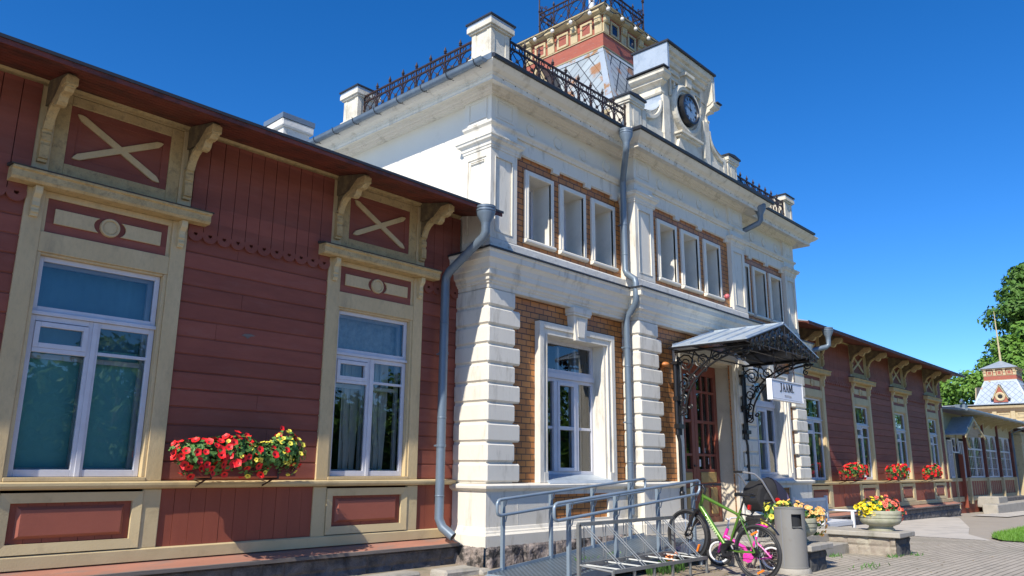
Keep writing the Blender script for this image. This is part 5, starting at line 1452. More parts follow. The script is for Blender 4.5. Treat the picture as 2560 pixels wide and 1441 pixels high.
b=MB(); rb=[(HB[0]-.10+.004,s*.037,HB[2]-.10) for s in (1,)]
b=MB()
for s in (-1,1): 
    b.tube([(CRN[0],s*.055,CRN[2]),(WB-.05,s*.06,.14)],[.02,.019],n=8); b.tube([(WB-.05,s*.06,.14),(WB,s*.06,0)],.014,n=8)
b.tube([(CRN[0],-.065,CRN[2]),(CRN[0],.065,CRN[2])],.026,n=8); b.tube([CRN,HB],.022,n=8); T(b); b.build('suspension_fork',M['blackplastic'],bk,auto=50)
b=MB(); s0=Vector(HT); b.tube([HT,(HT[0]-.02,0,HT[2]+.06),(HT[0]+.04,0,HT[2]+.12)],.018,n=8)
b.tube([(HT[0]-.05,-.31,HT[2]+.14),(HT[0]+.02,-.2,HT[2]+.135),(HT[0]+.04,0,HT[2]+.12),(HT[0]+.02,.2,HT[2]+.135),(HT[0]-.05,.31,HT[2]+.14)],.013,n=8)
for s in (-1,1): b.tube([(HT[0]-.05,s*.31,HT[2]+.14),(HT[0]-.012,s*.20,HT[2]+.137)],.019,n=8); b.tube([(HT[0]+.04,s*.16,HT[2]+.13),(HT[0]+.05,s*.24,HT[2]+.10)],.007,n=5); b.tube([(HT[0]+.03,s*.15,HT[2]+.13),(HT[0]+.12,s*.08,HT[2]+.05),(HT[0]+.06,s*.03,HT[2]-.12)],.004,n=4)
T(b); b.build('handlebar',M['blackplastic'],bk,auto=50)
b=MB(); b.tube([(ST[0]-.012,0,ST[2]+.02),(ST[0]-.06,0,ST[2]+.20)],.014,n=8); T(b); sp_=b.build('seat_post',M['blackplastic'],bk)
b=MB(); sx,sz=ST[0]-.06,ST[2]+.22
for (u,wd,zt) in ((0,0,0),): pass
rows=[(-.13,.075,.02),(-.10,.085,.028),(-.04,.07,.02),(.03,.04,.014),(.10,.024,.012),(.15,.014,.0)]
vs=[];k=8
for u,wd,zt in rows:
    for j in range(k):
        a=2*PI*j/k; vs.append((sx+u,wd*math.cos(a),sz+zt+.024*math.sin(a)))
b.add(vs,[[i*k+j,i*k+(j+1)%k,(i+1)*k+(j+1)%k,(i+1)*k+j] for i in range(len(rows)-1) for j in range(k)]+[list(range(k)),list(range((len(rows)-1)*k,len(rows)*k))]); T(b); b.build('saddle',M['blackplastic'],bk,smooth=True)
def guard(c,r,a0,a1,w=.028,n=16):
    b=MB(); vs=[]
    for i in range(n+1):
        a=a0+(a1-a0)*i/n
        for s,q in ((-w,.985),(-w*.5,1.0),(w*.5,1.0),(w,.985)): vs.append((c[0]+r*q*math.cos(a),s,c[2]+r*q*math.sin(a)))
    b.add(vs,[[i*4+j,i*4+j+1,(i+1)*4+j+1,(i+1)*4+j] for i in range(n) for j in range(3)]); return b
b=guard((0,0,.03),r+.035,R(12),R(140)); b.merge(MB().tube([(ST[0]-.01,0,ST[2]-.02),(.08,0,r+.09)],.012,n=6)) ; T(b); b.build('mudguard',M['blackplastic'],bk)
b=guard((WB,0,0),r+.03,R(95),R(200)); T(b); b.build('mudguard',M['blackplastic'],bk)
b=MB(); b.lathe([(.03,.045),(.085,.048),(.09,.05),(.085,.052)],(BBp[0],0,BBp[2]),n=26,axis='y'); b.tube([(BBp[0],-.07,BBp[2]),(BBp[0],.07,BBp[2])],.022,n=10)
b.tube([(BBp[0],-.07,BBp[2]),(BBp[0]+.10,-.085,BBp[2]-.13)],.012,n=6); b.tube([(BBp[0],.07,BBp[2]),(BBp[0]-.10,.085,BBp[2]+.13)],.012,n=6)
for (u,v,z) in ((.10,-.13,-.13),(-.10,.13,.13)): b.box(BBp[0]+u-.045,BBp[0]+u+.045,v-.04,v+.04,BBp[2]+z-.012,BBp[2]+z+.012)
b.tube([(BBp[0],.05,BBp[2]+.088),(0,.05,.03),(-.03,.05,0),(0,.05,-.03),(.03,.05,-.09),(BBp[0],.05,BBp[2]-.088)],.005,n=4); b.lathe([(.02,.04),(.06,.043),(.06,.05)],(0,0,0),n=20,axis='y')
T(b); b.build('crankset',M['blackplastic'],bk,auto=50)
for c in ((0,0,0),(WB,0,0)):
    w=wheel(bk,m4,Vector(c),r,None,M['blackplastic'],28)
    for a in (R(75),R(255)) if c[0]==0 else (R(215),):
        b=MB(); b.box(-.05,.05,-.014,.014,-.012,.012); b.xf(m4@Matrix.Translation(Vector(c)+Vector((.24*math.cos(a),0,.24*math.sin(a))))@Matrix.Rotation(-a-PI/2+R(20),4,'Y')); b.build('reflector',M['orange'],w)
b=MB(); b.box(sx-.10,sx-.07,-.02,.02,sz-.16,sz-.10); T(b); b.build('rear_light',M['redlamp'],bk)
# lettering-like white stripe along the down tube is paint on the frame
b=MB(); d0=Vector((HB[0]-.05,0,HB[2]-.05)); d1=Vector(BBp); dv=(d1-d0)
for i in range(8):
    p=d0+dv*(.22+.055*i); q=d0+dv*(.22+.055*i+.032); n_=Vector((-dv.z,0,dv.x)).normalized()*.013
    for s in (-1,1): b.add([(p-n_)+Vector((0,s*.0345,0)),(q-n_)+Vector((0,s*.0345,0)),(q+n_*.8)+Vector((.006,s*.0345,0)),(p+n_*.8)+Vector((.006,s*.0345,0))],[[0,1,2,3]])
T(b); b.build('frame_decal',mat('pale_green_decal',(.5,.62,.35),.4),bk)
RH2,FH2=(11.05,5.10,.165),(10.92,5.86,.20)
pk=thing('child_bicycle','small pink and white child bicycle between the green bicycle and the grey bin','bicycle',(11.0,5.48,0))
m5,WB2=bikeframe(RH2,FH2); T=lambda b:b.xf(m5); r2=.195
b=MB(); h0=(WB2-.13,0,.35); h1=(WB2-.09,0,.24); bb=(.33,0,-.02)
b.tube([h0,h1],.026,n=8); b.tube([h1,(.40,0,.10),bb],.028,n=8); b.tube([bb,(.22,0,.27)],.020,n=8)
for s in (-1,1): b.tube([bb,(.15,s*.04,-.02),(0,s*.05,0)],.014,n=6); b.tube([(.24,0,.2),(.1,s*.04,.1),(0,s*.05,0)],.013,n=6); b.tube([h1,(WB2-.06,s*.045,.2),(WB2,s*.05,0)],.015,n=6)
T(b); b.build('frame',M['pink'],pk,auto=50)
b=MB(); b.tube([(.22,0,.27),(.19,0,.40)],.014,n=8); b.tube([h0,(WB2-.15,0,.46)],.016,n=8); b.tube([(WB2-.20,-.22,.50),(WB2-.14,-.1,.49),(WB2-.15,0,.46),(WB2-.14,.1,.49),(WB2-.20,.22,.50)],.012,n=6); T(b); b.build('handlebar',M['whiteplastic'],pk,auto=50)
b=MB(); b.sphere((.16,0,.42),.1,8,sc=(1.1,.7,.3)); T(b); b.build('saddle',M['pink'],pk,smooth=True)
b=guard((0,0,0),r2+.02,R(10),R(170),.03); b.merge(guard((WB2,0,0),r2+.02,R(20),R(175),.03)); T(b); b.build('mudguard',M['whiteplastic'],pk)
b=MB(); b.lathe([(.0005,.05),(.075,.055),(.075,.06),(.0005,.065)],(bb[0],0,bb[2]),n=18,axis='y'); b.tube([(bb[0],-.06,bb[2]),(bb[0]+.07,-.07,bb[2]-.06)],.01,n=6); b.box(bb[0]+.03,bb[0]+.11,-.13,-.07,bb[2]-.075,bb[2]-.05); T(b); b.build('chain_guard',M['pink'],pk,auto=50)
for c in ((0,0,0),(WB2,0,0)): wheel(pk,m5,Vector(c),r2,None,M['whiteplastic'],16,tw=.022,rimw=.018)

# ------------------------------------------------------------------ bin, pram, bench
bn=thing('litter_bin','round grey steel litter bin with a dark side opening on a concrete foot','litter bin',(11.03,4.80,0))
b=MB(); b.lathe([(.235,-.06),(.25,.02),(.23,.065),(.0005,.066)],(11.03,4.80,0),n=30); b.build('foot',M['concrete'],bn,auto=50)
RB=.205; zz=[.07,.09,.60,.63,.79,.84,.86]; n=60; a0=R(231); hw_=R(19)
vs=[];fs=[]
for z in zz:
    for j in range(n):
        a=2*PI*j/n; vs.append((11.03+RB*math.cos(a),4.80+RB*math.sin(a),z))
for i in range(len(zz)-1):
    for j in range(n):
        a=2*PI*(j+.5)/n
        dd=abs((a-a0+PI)%(2*PI)-PI)
        if i in (2,3) and dd<hw_+.02 : continue
        fs.append([i*n+j,i*n+(j+1)%n,(i+1)*n+(j+1)%n,(i+1)*n+j])
b=MB(); b.add(vs,fs); b.lathe([(RB,.86),(RB+.006,.862),(RB+.006,.872),(RB-.02,.876),(.0005,.878)],(11.03,4.80,0),n=n); b.lathe([(RB,.07),(RB+.006,.068),(RB+.006,.085),(RB,.088)],(11.03,4.80,0),n=n)
body=b.build('bin_body',M['bin'],bn,auto=40)
b=MB(); b.lathe([(.16,.55),(.165,.62),(.165,.84)],(11.03,4.80,0),n=30); b.lathe([(.0005,.56),(.16,.56)],(11.03,4.80,0),n=30); b.build('bin_liner',M['room'],bn)
b=MB()
for aa in (R(203-32),R(203+100)):
    x,y=11.03+(RB+.001)*math.cos(aa),4.80+(RB+.001)*math.sin(aa); b.box(x-.004,x+.004,y-.004,y+.004,.09,.85)
b.build('bin_seam',M['inkgrey'],bn)
b=MB(); d=Vector((math.cos(a0),math.sin(a0),0)); s_=Vector((-d.y,d.x,0)); o=Vector((11.03,4.80,.612))
b.add([o+d*(RB+.012)-s_*.075,o+d*(RB+.012)+s_*.075,o+d*.10+s_*.09+Vector((0,0,.02)),o+d*.10-s_*.09+Vector((0,0,.02))],[[0,1,2,3]]); b.build('opening_lip',M['galv'],bn)

pr=thing('pram','black baby pram with a navy hood and grey push bar standing on the landing','pram',(13.02,6.08,.30),rz=R(-32))
def LB(b,name,mt,**k): return b.build(name,mt,pr,loc=(13.02,6.08,.30),**k)
nv=14
def shell(name,mt,d0,d1,nu,sc=1.0):
    b=MB(); vs=[]
    for i in range(nu+1):
        a=R(d0)+R(d1-d0)*i/nu
        for j in range(nv+1):
            t=PI*j/nv; vs.append((.06+.28*sc*math.cos(a)*(1-.12*abs(math.cos(t))),-.27*sc*math.cos(t),.60+.37*sc*math.sin(a)*math.sin(t)**.6))
    b.add(vs,[[i*(nv+1)+j,i*(nv+1)+j+1,(i+1)*(nv+1)+j+1,(i+1)*(nv+1)+j] for i in range(nu) for j in range(nv)])
    return LB(b,name,mt,smooth=True)
shell('hood',M['navy'],36,84,6); shell('hood_visor',M['lining'],12,36,4,1.01); shell('seat_shell',M['fabric'],84,172,8,.97)
b=MB(); b.prism([(-.30,.58),(-.26,.78),(-.12,.92),(.02,.60),(.34,.56),(.38,.50),(.20,.40),(-.20,.40)],'y',-.25,.25); LB(b,'carrycot',M['fabric'],bevel=.04)
b=MB(); b.cbox(-.28,.34,-.22,.22,.14,.33,.04); LB(b,'basket',M['fabric'])
b=MB()
for s in (-1,1):
    b.tube([(-.42,s*.23,1.04),(-.33,s*.26,1.02),(-.22,s*.285,.92),(-.06,s*.29,.66),(.10,s*.27,.40),(.42,s*.26,.12)],.017,n=8); b.tube([(.05,s*.27,.50),(-.30,s*.26,.12)],.015,n=8)
b.tube([(-.42,-.23,1.04),(-.47,-.15,1.05),(-.49,0,1.055),(-.47,.15,1.05),(-.42,.23,1.04)],.017,n=8); LB(b,'push_frame',mat('grey_anodised_tube',(.3,.3,.31),.35,metal=.4),auto=60)
b=MB(); b.tube([(-.472,-.14,1.051),(-.49,0,1.055),(-.472,.14,1.051)],.022,n=8); LB(b,'grip',M['blackplastic'])
for s in (-1,1):
    for u,rr in ((-.30,.125),(.42,.10)):
        b=MB(); q=b.tube([(u+(rr-.02)*math.cos(2*PI*i/24),s*.27,rr+(rr-.02)*math.sin(2*PI*i/24)) for i in range(24)],.02,n=6,closed=True); b.lathe([(.0005,-.02),(rr*.5,-.022),(rr*.7,-.012),(rr*.7,.012),(rr*.5,.022),(.0005,.02)],(u,s*.27,rr),n=16,axis='y'); LB(b,'wheel',M['rubber'],auto=60)
b=MB(); b.lathe([(.0005,-.02),(.035,-.02),(.035,.02)],(.06,-.29,.60),n=14,axis='y'); LB(b,'hood_joint',M['redlamp'])
b=MB(); b.box(.12,.16,-.262,-.256,.36,.5); LB(b,'strap',M['lime'])

be=thing('garden_bench','white slatted garden bench with armrests standing beyond the flower urns','bench',(17.7,6.85,-.06))
x0,x1,yb,yf=16.70,18.42,7.12,6.55; zg=-.07
b=MB()
for i in range(5): b.box(x0+.05,x1-.05,yf+.0+.105*i,yf+.09+.105*i,.30,.325)
b.box(x0+.05,x1-.05,yf-.012,yf+.012,.22,.299); b.build('seat',M['bench'],be,bevel=.004)
b=MB(); b.box(x0+.06,x1-.06,yb-.02,yb+.025,.72,.79); b.box(x0+.06,x1-.06,yb-.015,yb+.02,.38,.43)
n=22
for i in range(n):
    x=x0+.09+(x1-x0-.18)*i/(n-1); b.box(x-.020,x+.020,yb-.005,yb+.012,.43,.72)
b.build('backrest',M['bench'],be,bevel=.003)
for x in (x0,x1):
    b=MB(); b.box(x-.035,x+.035,yf-.09,yb-.03,.50,.535); b.build('armrest',M['bench'],be,bevel=.006)
    b=MB(); b.box(x-.032,x+.032,yf-.04,yf+.03,zg,.499); b.build('leg',M['bench'],be,bevel=.005)
    b=MB(); b.box(x-.032,x+.032,yb-.03,yb+.035,zg,.83); b.build('leg',M['bench'],be,bevel=.005)

# ------------------------------------------------------------------ flowers
def blossom_mesh(r,pm,hm,name):
    b=MB(); n=10
    vs=[(0,0,-.45*r)]
    for i in range(n): a=2*PI*i/n; vs.append((.32*r*math.cos(a),.32*r*math.sin(a),-.12*r))
    for i in range(n):
        a=2*PI*i/n; q=1.0 if i%2 else .86; vs.append((q*r*math.cos(a),q*r*math.sin(a),(.10 if i%2 else .0)*r))
    fs=[[0,1+i,1+(i+1)%n] for i in range(n)]; fm=[1]*n
    fs+=[[1+i,1+n+i,1+n+(i+1)%n,1+(i+1)%n] for i in range(n)]; fm+=[0]*n
    me=bpy.data.meshes.new(name); me.from_pydata(vs,[],fs); me.materials.append(pm); me.materials.append(hm); me.polygons.foreach_set('material_index',fm); me.polygons.foreach_set('use_smooth',[True]*len(fs)); me.update()
    return me
BM={'red':blossom_mesh(1,M['redpetal'],M['redheart'],'red_blossom'),'yellow':blossom_mesh(1,M['yellowpetal'],M['yellowheart'],'yellow_blossom'),'peach':blossom_mesh(1,M['peach'],M['yellowheart'],'peach_blossom'),'coral':blossom_mesh(1,M['coral'],M['redheart'],'coral_blossom'),'clear':blossom_mesh(1,mat('clear_yellow_petal',(.85,.62,.01),.5),M['yellowheart'],'yellow_blossom_mesh')}
def place_blossom(parent,name,p,nrm,r):
    o=bpy.data.objects.new(name,BM[name.split('_')[0]]) ; COL.objects.link(o); o.parent=parent
    q=Vector(nrm).normalized().to_track_quat('Z','Y'); o.rotation_mode='QUATERNION'; o.rotation_quaternion=q; o.scale=(r,r,r); o.location=Vector(p)-OFF[parent.name]
def foliage(parent,pts_fn,n,seed,size=.035):
    rg=random.Random(seed); b=MB()
    for i in range(n):
        p,nr=pts_fn(rg,rg.uniform(.45,1.0)); p=Vector(p)
        d=(Vector(nr)+Vector((rg.gauss(0,.6),rg.gauss(0,.6),rg.gauss(0,.6)))).normalized(); s=d.orthogonal().normalized()
        s=(s*math.cos(rg.uniform(0,6.28))+d.cross(s)*math.sin(rg.uniform(0,6.28))).normalized(); L=size*rg.uniform(.7,1.5); w=L*.36
        t=d.cross(s).normalized()
        b.add([p,p+s*L*.5+t*w+d*L*.1,p+s*L,p+s*L*.5-t*w+d*L*.1],[[0,1,2,3]])
    return b.build('foliage',M['leaf'],parent)
def mound(c,sx,sy,up,down,lump,seed):
    """a drooping mound: returns a sampler of (point, normal) at relative depth t"""
    c=Vector(c)
    def f(rg,t):
        a=rg.uniform(0,2*PI); z=rg.uniform(-.75,1); q=math.sqrt(max(0,1-z*z))
        d=Vector((q*math.cos(a),q*math.sin(a),z))
        k=1+lump*noise.noise(Vector((d.x*1.9+seed,d.y*1.9,d.z*1.9)))*1.6
        p=Vector((d.x*sx,d.y*sy,d.z*(up if z>0 else down)))*k*t
        return c+p,Vector((d.x/sx,d.y/sy,d.z/up))
    return f
def flower_box(label,xc,y,w,z,seed,near=False,mixy=.1):
    fb=thing('flower_box',label,'flower box',(xc,y,z),group='flower boxes along the wings')
    b=MB(); b.prism([(xc-w/2+.03,z),(xc+w/2-.03,z),(xc+w/2,z+.19),(xc-w/2,z+.19)],'y',y-.11,y+.11); b.box(xc-w/2-.012,xc+w/2+.012,y-.125,y+.125,z+.165,z+.195)
    b.build('planter_box',M['boxred'],fb,bevel=.006)
    for s in (-.3,.3):
        b=MB(); b.tube([(xc+s*w,y-.125,z+.16),(xc+s*w,y-.13,z-.02),(xc+s*w,8.69,z-.03)],.012,n=5); b.tube([(xc+s*w,y-.05,z-.02),(xc+s*w,8.68,z-.13)],.010,n=5); b.build('box_bracket',M['iron'],fb)
    rg=random.Random(seed)
    lobes=[mound((xc-w*.36,y-.08,z+.22),w*.25,.22,.20,.27,.2,seed),mound((xc-w*.08,y-.08,z+.24),w*.27,.24,.23,.27,.2,seed+1),mound((xc+w*.20,y-.08,z+.22),w*.26,.23,.17,.27,.2,seed+2),mound((xc+w*.38,y-.06,z+.26),w*.17,.19,.24,.2,.2,seed+3)]
    def any_(rg_,t): return lobes[rg_.randrange(4)](rg_,t)
    foliage(fb,any_,2800 if near else 500,seed,.055 if near else .075)
    if near:
        cols=[(l,n,c) for l,n,c in ((0,46,'red'),(1,34,'red'),(1,8,'yellow'),(2,10,'red'),(2,30,'yellow'),(3,6,'red'),(3,24,'yellow'))]
        for l,n,c in cols:
            for i in range(n):
                for _ in range(12):
                    p,nr=lobes[l](rg,1.02)
                    if nr.y<.35*abs(nr.x)+.5 and p.y<y+.13: break
                nn=Vector(nr).normalized()+Vector((rg.gauss(0,.3),rg.gauss(0,.3)-.25,rg.gauss(0,.3)+.15))
                place_blossom(fb,c+'_blossom',p,nn,(.046 if c=='red' else .031)*rg.uniform(.8,1.15))
        for i,(dx,dz) in enumerate(((.33,.42),(.35,.50),(.30,.40),(-.12,.36),(.02,.40),(-.2,.34))):
            b=MB(); b.tube([(xc+w*dx*.9,y,z+.25),(xc+w*dx,y-.02,z+dz+.05)],.005,n=4); b.build('stem',M['leaf'],fb); place_blossom(fb,'red_blossom',(xc+w*dx,y-.03,z+dz+.06),(rg.gauss(0,.3),-1,.3),.036)
    else:
        for c,n in (('red',int(95*(1-mixy))),('yellow',int(95*mixy))):
            b=MB(); me=BM[c]
            for i in range(n):
                for _ in range(12):
                    p,nr=any_(rg,1.0)
                    if p.y<y+.12: break
                q=(Vector(nr).normalized()+Vector((rg.gauss(0,.35)-.2,rg.gauss(0,.35)-.2,rg.gauss(0,.3)+.1))).normalized().to_track_quat('Z','Y').to_matrix(); r=rg.uniform(.042,.062)
                b.add([q@(v.co*r)+p for v in me.vertices],[list(f.vertices) for f in me.polygons])
                b.m[-len(me.polygons):]=[f.material_index for f in me.polygons]
            b.build(c+'_blossoms',[M['redpetal' if c=='red' else 'yellowpetal'],M['redheart' if c=='red' else 'yellowheart']],fb)
    return fb
flower_box('red flower box heaped with red and lemon petunias on the near wing',4.56,8.40,1.36,1.27,31,True)
flower_box('flower box of red petunias on the far wing, nearest the white building',23.75,8.36,1.45,1.14,41,False,.06)
flower_box('flower box of red petunias with many yellow-green blooms, middle one on the far wing',27.75,8.36,1.45,1.14,51,False,.22)
flower_box('flower box of all red petunias at the outer end of the far wing',31.75,8.36,1.45,1.14,61,False,.0)
def urn(label,x,y,z,seed,spec):
    u=thing('flower_urn',label,'flower urn',(x,y,z),group='concrete urns beside the steps')
    b=MB(); b.lathe([(.22,z),(.225,z+.03),(.20,z+.045),(.195,z+.075),(.235,z+.09),(.30,z+.115),(.335,z+.155),(.345,z+.20),(.338,z+.215),(.352,z+.225),(.352,z+.265),(.342,z+.275),(.356,z+.285),(.356,z+.33),(.345,z+.345),(.31,z+.345),(.29,z+.30)],(x,y,0),n=36); b.build('urn_bowl',M['urn'],u,auto=40)
    b=MB(); b.lathe([(.0005,z+.31),(.30,z+.305)],(x,y,0),n=24); b.build('soil',M['bark'],u)
    rg=random.Random(seed)
    allf=[]
    for (cx,cy,r,up,dn,col,n,br) in spec: allf.append(mound((x+cx,y+cy,z+.36),r,r,up,dn,.25,seed+len(allf)))
    foliage(u,lambda g,t:allf[g.randrange(len(allf))](g,t),700,seed,.06)
    for f,(cx,cy,r,up,dn,col,n,br) in zip(allf,spec):
        for i in range(n):
            p,nr=f(rg,1.03)
            if p.z<z+.10: continue
            nn=Vector(nr).normalized()+Vector((rg.gauss(0,.35)-.25,rg.gauss(0,.35)-.15,rg.gauss(0,.3)))
            o=place_blossom(u,col+'_blossom',p,nn,br*rg.uniform(.8,1.2))
    return u
urn('mossy concrete urn with yellow and coral flowers on the right-hand low wall',15.0,4.86,.36,71,[(-.17,.10,.22,.17,.20,'clear',48,.040),(.12,-.08,.27,.21,.25,'coral',90,.036),(-.02,.02,.14,.25,.1,'yellow',10,.034)])
urn('mossy concrete urn with pale yellow and peach flowers half hidden by the litter bin',11.60,5.02,.36,81,[(-.20,.12,.23,.19,.22,'yellow',44,.044),(.02,.0,.26,.21,.22,'peach',36,.038),(.22,-.16,.24,.14,.34,'peach',60,.036)])
# ------------------------------------------------------------------ ground
def gz(x,y=0): return -.0133*max(0,min(x,80)-13)
M['paving']=brickmat('concrete_block_paving',(.43,.38,.31),(.37,.33,.27),(.15,.13,.105),.21,.105,.011,rough=.85,plane='xy',bump=.5,var=.14,stain=((.24,.22,.17),.8,.5,.7,.7))
M['asphalt']=mat('worn_asphalt',(.37,.325,.265),.9,var=(.30,.262,.215),vscale=1.2,stain=(.34,.31,.27),sscale=.6,samt=.6,bump=.5,bscale=60,fine=.2)
M['slab']=mat('pale_concrete_slab',(.53,.49,.435),.85,var=(.45,.415,.365),vscale=1.1,stain=(.26,.25,.23),sscale=1.5,samt=.5,bump=.3,bscale=40,fine=.08)
M['dirt']=mat('sandy_dirt',(.33,.27,.20),.95,var=(.24,.2,.14),vscale=5,stain=(.13,.13,.07),sscale=2,samt=.7,slo=.55,shi=.7,bump=.8,bscale=35,fine=.3)
M['grassbase']=mat('lawn_soil',(.07,.14,.02),.9,var=(.05,.10,.015),vscale=4)
def sheet(name,poly,dz,mt,step=None):
    """flat-laid sheet following the fall of the ground, split along x so that it bends with it"""
    b=MB()
    xs=sorted({p[0] for p in poly})
    vs=[(x,y,gz(x)+dz) for x,y in poly]
    b.add(vs,[list(range(len(poly)))])
    o=b.build(name,mt); o['kind']='structure'; return o
def strip(name,x0,x1,y0,y1,dz,mt):
    b=MB(); xs=[x0]+[x for x in (13.0,16,20,25,30,40,60,80) if x0<x<x1]+[x1]
    b.add([(x,y,gz(x)+dz) for x in xs for y in (y0,y1)],[[2*i,2*i+2,2*i+3,2*i+1] for i in range(len(xs)-1)])
    o=b.build(name,mt); o['kind']='structure'; return o
strip('ground',-300,600,-300,500,-.03,M['asphalt'])
strip('paving',-40,20.4,-12,8.2,-.002,M['paving'])
b=MB(); pts=[(-3,7.25),(7.2,7.15),(8.1,7.0),(8.6,7.35),(9.5,7.5),(9.6,8.6),(-3,8.6)]
b.add([(x,y,.004+(.05 if y>8 else 0)) for x,y in pts],[list(range(len(pts)))]); o=b.build('dirt_verge',M['dirt']); o['kind']='structure'
b=MB(); b.add([(x,y,.0035) for x,y in ((8.0,5.35),(10.4,5.3),(10.7,6.2),(10.9,7.4),(7.9,7.2),(7.6,6.2))],[[0,1,2,3,4,5]]); o=b.build('dirt_patch',M['dirt']); o['kind']='structure'
sheet('concrete_path',[(20.4,4.30),(22.4,5.2),(26,6.0),(33,7.9),(33,8.45),(20.4,8.4)],.004,M['slab']).name='concrete_path'
strip('concrete_apron',35.9,60,6.9,8.2,.004,M['slab'])
for (x,y,z,sx,sy,sz) in ((7.35,7.75,.05,.32,.16,.09),(7.72,7.62,.04,.10,.08,.07),(6.4,7.95,.05,.4,.16,.08)):
    t=thing('kerb_stone' if sx>.2 else 'loose_stone',{7.35:'weathered concrete kerb stone lying at the corner of the white base',7.72:'small dark broken stone beside the foot of the ramp',6.4:'flat grey kerb stone in the dirt below the near plinth'}[x],'stone',(x,y,z))
    b=MB(); b.cbox(x-sx,x+sx,y-sy,y+sy,-.03,z+sz*.6,.03); b.v=[(p[0]+.02*noise.noise(Vector(p)*7),p[1]+.03*noise.noise(Vector(p)*5+Vector((3,1,2))),p[2]+.02*noise.noise(Vector(p)*6)) for p in b.v]; b.build('stone_block',M['concrete'],t)
# lawn
pts=[(20.6,4.10),(21.6,4.55),(23.5,4.85),(28,4.9),(36,4.6),(60,3),(60,-20),(24,-20),(20.5,3.0)]
b=MB(); b.add([(x,y,gz(x)+.008) for x,y in pts],[list(range(len(pts)))]); o=b.build('lawn_base',M['grassbase']); o['kind']='structure'
M['grass']=mat('grass_blade',(.085,.22,.02),.6,var=(.15,.30,.035),vscale=2)
rg=random.Random(2); b=MB()
def inpoly(x,y):
    c=False; n=len(pts)
    for i in range(n):
        x1,y1=pts[i]; x2,y2=pts[(i+1)%n]
        if (y1>y)!=(y2>y) and x<(x2-x1)*(y-y1)/(y2-y1)+x1: c=not c
    return c
k=0
while k<16000:
    x=20.4+abs(rg.gauss(0,5)); y=5-abs(rg.gauss(0,2.6))
    if not inpoly(x,y): continue
    k+=1; h=rg.uniform(.04,.10)*(1+.02*(x-20)); a=rg.uniform(0,6.28); w=.006+.0006*(x-20); dx=rg.gauss(0,.03); z=gz(x)
    b.add([(x-w*math.cos(a),y-w*math.sin(a),z),(x+w*math.cos(a),y+w*math.sin(a),z),(x+dx,y+rg.gauss(0,.03),z+h)],[[0,1,2]])
o=b.build('lawn_grass',M['grass']); tag(o,'short sunny green lawn at the right edge of the paving','grass',kind='stuff')
# sparse weeds in joints
rg=random.Random(4); b=MB()
for (cx,cy,n,r) in ((13.6,5.22,40,.15),(14.4,4.5,30,.12),(15.1,4.35,25,.1),(8.9,6.8,16,.1),(9.4,6.7,14,.1),(12.4,4.3,30,.25),(7.9,7.3,30,.2)):
    zb=rz(cx) if 6.1<cy<7.2 and cx<11 else gz(cx)
    for i in range(n):
        x=cx+rg.gauss(0,r); y=cy+rg.gauss(0,r*.4); h=rg.uniform(.02,.07); a=rg.uniform(0,6.28)
        b.add([(x-.012*math.cos(a),y-.012*math.sin(a),zb),(x+.012*math.cos(a),y+.012*math.sin(a),zb),(x+rg.gauss(0,.03),y+rg.gauss(0,.03),zb+h)],[[0,1,2]])
o=b.build('joint_weeds',M['leaf']); tag(o,'thin green weeds sprouting from paving joints and through the ramp','weeds',kind='stuff')

# ------------------------------------------------------------------ far glazed veranda and pavilion
VY=9.2
ver=thing('glazed_veranda','far cream and red glazed veranda with arched windows and a gabled porch','veranda',(45,VY,-.3))
M['creamfar']=M['creamtower']
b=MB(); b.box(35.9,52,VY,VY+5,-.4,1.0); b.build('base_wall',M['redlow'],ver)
def vz(z): return z
bays=[(41.05,44.05),(44.45,47.2),(47.65,50.4)]
b=MB(); b.box(36,52,VY-.05,VY+.05,.98,1.12); b.box(36,52,VY-.05,VY+.05,.12,.32); b.box(36,52,VY-.04,VY+.04,3.202,3.92)
for i in range(24):
    x=40.4+.44*i; 
    if x<51: b.box(x-.025,x+.025,VY-.008,VY+.01,.32,.98)
for x in (40.6,44.25,47.42,50.65): b.box(x-.10,x+.10,VY-.14,VY+.04,-.0,1.14)
b.build('cream_rail',M['creamfar'],ver)
b=MB()
for x in (40.75,44.25,47.42,50.65): b.box(x-.09,x+.09,VY-.12,VY+.03,1.15,3.9)
b.build('red_post',M['redsoff'],ver)
